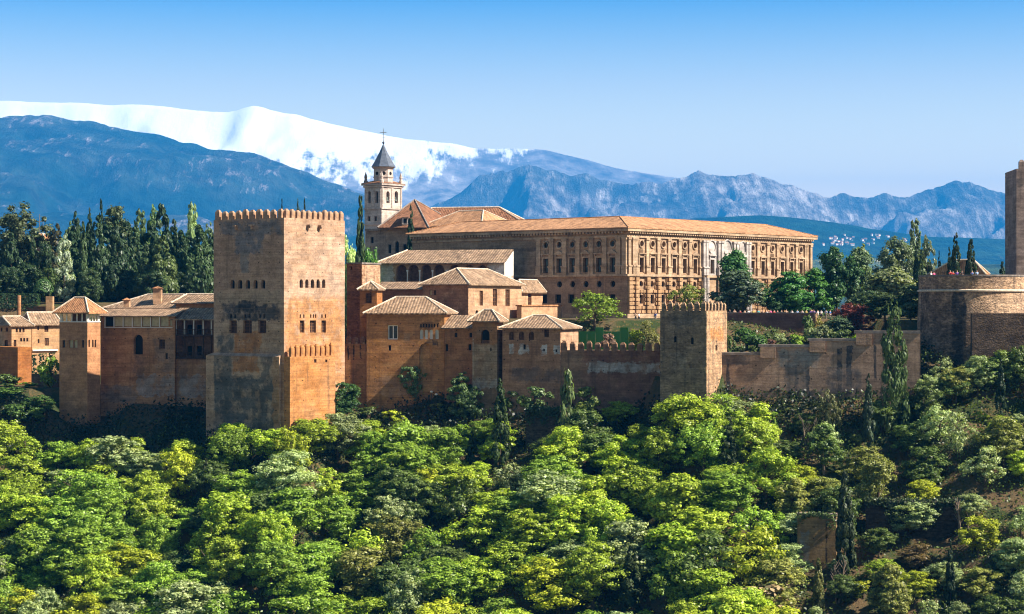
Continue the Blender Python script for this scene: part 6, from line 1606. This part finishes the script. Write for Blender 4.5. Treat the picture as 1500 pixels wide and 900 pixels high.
# ---- bare pale trees
def bare(px, ptop, Y, label, n=5):
    Y = ground_hit(px, {1298: 628, 1226: 884, 1410: 790, 1182: 652}[px]).y
    x = (px-CX)/F*Y; z = ground(x, Y); H = (HY-ptop)/F*Y-z
    o = thing('bare_tree', label, 'tree', (x, Y, z)); mb = MB()
    for i in range(n):
        a = random.uniform(0, 6.28); s = random.uniform(0.25, 1.4); p = Vector((x+math.cos(a)*0.3, Y+math.sin(a)*0.3, z-0.5)); hh = H*random.uniform(0.75, 1.0)
        q = p+Vector((math.cos(a)*s*0.5, math.sin(a)*s*0.5, hh*0.5)); e = p+Vector((math.cos(a)*s, math.sin(a)*s, hh))
        mb.tube(p, q, 0.16, 0.12, 6, cap=False); mb.tube(q, e, 0.12, 0.05, 6, cap=False)
        for k in range(7):
            t = random.uniform(-0.3, 0.9); b = q.lerp(e, max(0, t)) if t > 0 else p.lerp(q, 1+t); ang = random.uniform(0, 6.28); mb.tube(b, b+Vector((math.cos(ang)*0.8, math.sin(ang)*0.4, 1.1)), 0.06, 0.02, 5, cap=False)
    mb.build('branches', M['bark_pale'], o)
bare(1298, 555, 318, 'bare pale tree with forked stems below the drooping conifer')
bare(1226, 812, 281, 'bare pinkish tree with three forked stems beside small yellow-green cypress', 4)
bare(1410, 722, 292, 'bare pale tree at the end of the dark mossy ruin', 4)
bare(1182, 606, 320, 'small bare pale tree before the dark base of the stepped wall', 3)

# ---- undergrowth that nobody could count
def scatter_ground(n, xr, dr, size, hgt, name, col, cond=None):
    P, N = [], []
    X = rng.uniform(xr[0], xr[1], n); yw = np.interp(X, YW[:, 0], YW[:, 1]); D = dr[0]+(dr[1]-dr[0])*rng.random(n)
    Y = yw-D; Z = zg(X, Y)
    keep = mnoise_mask(X, Y) if cond is None else cond(X, Y)
    X, Y, Z = X[keep], Y[keep], Z[keep]; k = len(X)
    P = np.stack([X, Y, Z+hgt*rng.random(k)**1.5], 1); N = rdir(k)*0.9+np.array([0.15, -0.25, 0.6])
    me = leaves_mesh(name, P, N, size, LEAF, 1.3); o = mesh_object(name, me); o.color = (*col, 1); o['kind'] = 'stuff'; return o
def mnoise_mask(X, Y): return (np.sin(X*0.5+1)*np.sin(Y*0.43)+np.sin(X*0.21-Y*0.3)*0.8+rng.random(len(X))*0.9) > -0.25
scatter_ground(90000, (-98, 98), (4, 78), 0.34, 1.8, 'undergrowth', (0.09, 0.125, 0.028))
scatter_ground(30000, (-95, 98), (0.3, 11), 0.42, 2.2, 'ivy_ground_cover', (0.02, 0.032, 0.014), lambda X, Y: (np.sin(X*0.4)*0.4+rng.random(len(X))) > 0.2)
def on_terrace(X, Y): return (X > 37) & (X < 68)
scatter_ground(5000, (37, 66), (-24, -2.2), 0.32, 0.6, 'terrace_planting', (0.08, 0.115, 0.03))

# ------------------------------------------------------------------ street lamps and masts
def lamp(px, pt, Y, label):
    Y = ground_hit(px, pt+34).y; x = (px-CX)/F*Y; z = ground(x, Y); zt = (HY-pt)/F*Y; o = thing('street_lamp', label, 'street lamp', (x, Y, z), 'street lamps on the path below the walls')
    mb = MB(); mb.tube((x, Y, z-0.3), (x, Y, zt-0.3), 0.06, 0.04, 8); mb.build('post', M['iron'], o)
    mb = MB(); mb.lathe((x, Y), [(0.1, zt-0.3), (0.26, zt-0.22), (0.28, zt-0.08), (0.12, zt+0.05)], 12); mb.build('lamp_head', M['white'], o)
lamp(632, 573, 343, 'white-headed street lamp below the blind arch, taller of the pair')
lamp(639, 577, 343, 'white-headed street lamp below the blind arch, shorter of the pair')
lamp(1371, 555, 322, 'lone white-headed street lamp on the bank below the round bastion')
def mast(px, pt, Y, label):
    x = (px-CX)/F*Y; z = ground(x, Y); zt = (HY-pt)/F*Y; mb = MB(); mb.tube((x, Y, z), (x, Y, zt), 0.25, 0.08, 6)
    for k in range(4): mb.box((x-0.6, Y, zt-2-k*2.2), (1.2, 0, 0), (0, 0.1, 0), (0, 0, 0.15))
    o = mb.build('radio_mast', M['coping'], None, base=(x, Y, z)); tag(o, label, 'mast')
mast(58, 314, 520, 'taller thin grey radio mast above the reddish far house')
mast(63, 322, 522, 'shorter thin grey radio mast above the reddish far house')
Fh = frame(64, 470, 25, lpx=46, rpx=76)
fho = thing('house', 'distant pinkish-red house half hidden by the grove below the radio masts', 'house', (Fh.C.x, Fh.C.y, 1))
walls(Fh, fho, wall_mat('red_house_plaster', (0.33, 0.12, 0.09), (0.28, 0.10, 0.07), (0.36, 0.15, 0.11), drip=0.1, course=0.0), 0, Fh.zy(349), [('L', 52, 356, 3, 5, 'void', 'rect'), ('L', 58, 356, 3, 5, 'void', 'rect'), ('R', 70, 354, 3, 5, 'void', 'rect')])
hip(fho, Fh, Fh.zy(349), Fh.zy(342), over=0.6, mat=M['tile_orange'])

# ------------------------------------------------------------------ visitors
skin = plain('skin', (0.45, 0.26, 0.18), 0.6, 0.1); hairm = [plain('dark_hair', (0.03, 0.02, 0.014), 0.6, 0.2), plain('fair_hair', (0.30, 0.19, 0.08), 0.6, 0.2)]
def skin_mesh(name, V, E, R, sub=1):
    me = bpy.data.meshes.new(name); me.from_pydata(V, E, []); o = bpy.data.objects.new(name, me); COL.objects.link(o)
    sk = o.modifiers.new('skin', 'SKIN'); sk.use_smooth_shade = True
    for i, r in enumerate(R): me.skin_vertices[0].data[i].radius = (r, r)
    me.skin_vertices[0].data[0].use_root = True
    s = o.modifiers.new('sub', 'SUBSURF'); s.levels = sub; s.render_levels = sub
    bpy.context.view_layer.update()
    out = bpy.data.meshes.new_from_object(o.evaluated_get(bpy.context.evaluated_depsgraph_get())); out.name = name
    bpy.data.objects.remove(o); return out
def figure(arm):
    """standing body, 1.72 m; arm = elbow/hand offsets of the two arms"""
    V = [(0, 0, 0.95), (0, 0, 1.15), (0, 0, 1.38), (0, 0, 1.5), (0, -0.01, 1.6), (0, -0.01, 1.70)]; E = [(0, 1), (1, 2), (2, 3), (3, 4), (4, 5)]; R = [0.15, 0.14, 0.15, 0.06, 0.10, 0.07]
    for s, (el, ha) in zip((-1, 1), arm):
        k = len(V); V += [(s*0.19, 0, 1.40), (s*el[0], el[1], el[2]), (s*ha[0], ha[1], ha[2]), (s*ha[0], ha[1]-0.05, ha[2]-0.09)]; E += [(2, k), (k, k+1), (k+1, k+2), (k+2, k+3)]; R += [0.065, 0.045, 0.032, 0.03]
        k = len(V); V += [(s*0.10, 0, 0.86), (s*0.11, -0.02, 0.48), (s*0.12, 0.01, 0.08), (s*0.13, -0.14, 0.04)]; E += [(0, k), (k, k+1), (k+1, k+2), (k+2, k+3)]; R += [0.095, 0.062, 0.042, 0.04]
    body = skin_mesh('body', V, E, R)
    sh = skin_mesh('shirt', V[0:3]+[V[6], V[7], V[14], V[15]], [(0, 1), (1, 2), (2, 3), (3, 4), (2, 5), (5, 6)], [0.165, 0.16, 0.165, 0.08, 0.06, 0.08, 0.06])
    tr = skin_mesh('trousers', [V[0], V[10], V[11], V[12], V[18], V[19], V[20]], [(0, 1), (1, 2), (2, 3), (0, 4), (4, 5), (5, 6)], [0.165, 0.11, 0.08, 0.06, 0.11, 0.08, 0.06])
    hr = skin_mesh('hair', [(0, 0.03, 1.60), (0, 0.02, 1.70), (0, -0.02, 1.735)], [(0, 1), (1, 2)], [0.085, 0.085, 0.07])
    return body, sh, tr, hr
FIG = [figure((((0.27, 0, 1.12), (0.25, -0.1, 0.88)), ((0.27, 0, 1.12), (0.25, -0.1, 0.88)))), figure((((0.30, -0.02, 1.15), (0.18, -0.26, 1.22)), ((0.28, 0.02, 1.12), (0.27, -0.08, 0.88)))), figure((((0.28, -0.12, 1.16), (0.10, -0.28, 1.45)), ((0.28, -0.12, 1.16), (0.10, -0.28, 1.45))))]
for fg in FIG:
    fg[0].materials.clear(); fg[0].materials.append(skin)
SH = {'white': (0.75, 0.73, 0.7), 'red': (0.5, 0.03, 0.03), 'pink': (0.6, 0.06, 0.2), 'blue': (0.05, 0.15, 0.45), 'teal': (0.03, 0.28, 0.30), 'black': (0.02, 0.02, 0.025), 'violet': (0.2, 0.1, 0.42), 'beige': (0.42, 0.3, 0.2), 'yellow': (0.6, 0.45, 0.08), 'light blue': (0.3, 0.45, 0.65)}
SHM = {k: plain(k.replace(' ', '_')+'_cloth', v, 0.85, 0.15) for k, v in SH.items()}
TRM = {'dark': plain('dark_trousers', (0.03, 0.035, 0.05), 0.85, 0.2), 'pale': plain('pale_trousers', (0.35, 0.3, 0.24), 0.85, 0.2)}
cache = {}
def person(x, y, z, rot, fig, shirt, trs, hair, label, group):
    o = thing('person', label, 'person', (x, y, z), group); o.rotation_euler.z = rot; b, s, t, h = FIG[fig]
    s_ = random.uniform(0.94, 1.05); o.scale = (s_, s_, s_)
    mesh_object('body', b, o)
    for nm, me, mt in (('shirt', s, SHM[shirt]), ('trousers', t, TRM[trs]), ('hair', h, hairm[hair])):
        k = (me.name, mt.name)
        if k not in cache: cache[k] = me.copy(); cache[k].materials.clear(); cache[k].materials.append(mt)
        mesh_object(nm, cache[k], o)
terr = [(1062, 'white'), (1069, 'black'), (1076, 'beige'), (1084, 'red'), (1091, 'beige'), (1097, 'white'), (1103, 'yellow'), (1111, 'teal'), (1117, 'beige'), (1124, 'white'), (1129, 'pink'), (1134, 'red'), (1139, 'black'), (1145, 'black'), (1152, 'beige'), (1160, 'white'), (1168, 'light blue'), (1175, 'white'), (1181, 'yellow'), (1188, 'violet'), (1192, 'violet'), (1198, 'white'), (1203, 'white'), (1210, 'light blue'), (1216, 'blue')]
gp_ = {}
def place_people(lst, Yf, zf, spot, group):
    cnt = {}
    for px, s in lst: cnt[s] = cnt.get(s, 0)+1
    seen = {}
    for i, (px, s) in enumerate(lst):
        y = Yf(px); x = (px-CX)/F*y; seen[s] = seen.get(s, 0)+1
        if cnt[s] == 1: lab = f'only visitor in a {s} shirt {spot}'
        elif cnt[s] <= 5: lab = f'{["first", "second", "third", "fourth", "fifth"][seen[s]-1]} visitor from left in a {s} shirt {spot}'
        else: lab = f'{["first", "second", "third", "fourth", "fifth", "sixth", "seventh"][seen[s]-1]} visitor from left in a {s} shirt {spot}'
        person(x, y, zf(x, y), random.uniform(-0.9, 0.9), i % 3, s, random.choice(['dark', 'pale']), random.random() < 0.3, lab, group)
TFZ = TWZ-1.05
fl = MB(); fl.box(Ow.c[0]+Ow.dr*0.62+zz*(TFZ-0.2), Ow.dl*(Ow.Ll-0.1), Ow.dr*3.0, zz*0.2)
structure(fl.build('terrace_paving', M['coping']))
def ty(px):
    f = Ow.L.shift(-1.15-0.9*random.random()); u, z = f.uz(px, 455); return f.pt(u, 0).y
place_people(terr, ty, lambda x, y: TFZ, 'leaning over the terrace wall', 'visitors along the terrace wall')
bas = [(1364, 'white'), (1392, 'red'), (1396, 'red'), (1402, 'violet'), (1409, 'black'), (1424, 'blue'), (1431, 'light blue'), (1368, 'pink')]
place_people(bas, lambda px: 338.9+0.0011*(px-1424)**2+0.3, lambda x, y: zb(402.5)-1.05, 'at the rim of the round bastion', 'visitors on the round bastion')
bd = MB(); bd.lathe(RB, [(0.01, zb(402.5)-1.25), (8.35, zb(402.5)-1.25), (8.35, zb(402.5)-1.05), (0.01, zb(402.5)-1.05)], 40, smooth=False); structure(bd.build('bastion_terrace_floor', M['coping']))
place_people([(960, 'blue'), (936, 'white'), (931, 'beige')], lambda px: 371, lambda x, y: Gw.zy(473)+0.2, 'on the low wall before the palace corner', 'visitors before the palace corner')
place_people([(1269, 'red')], lambda px: 350, lambda x, y: -6.7, 'beside the red plum tree', None)
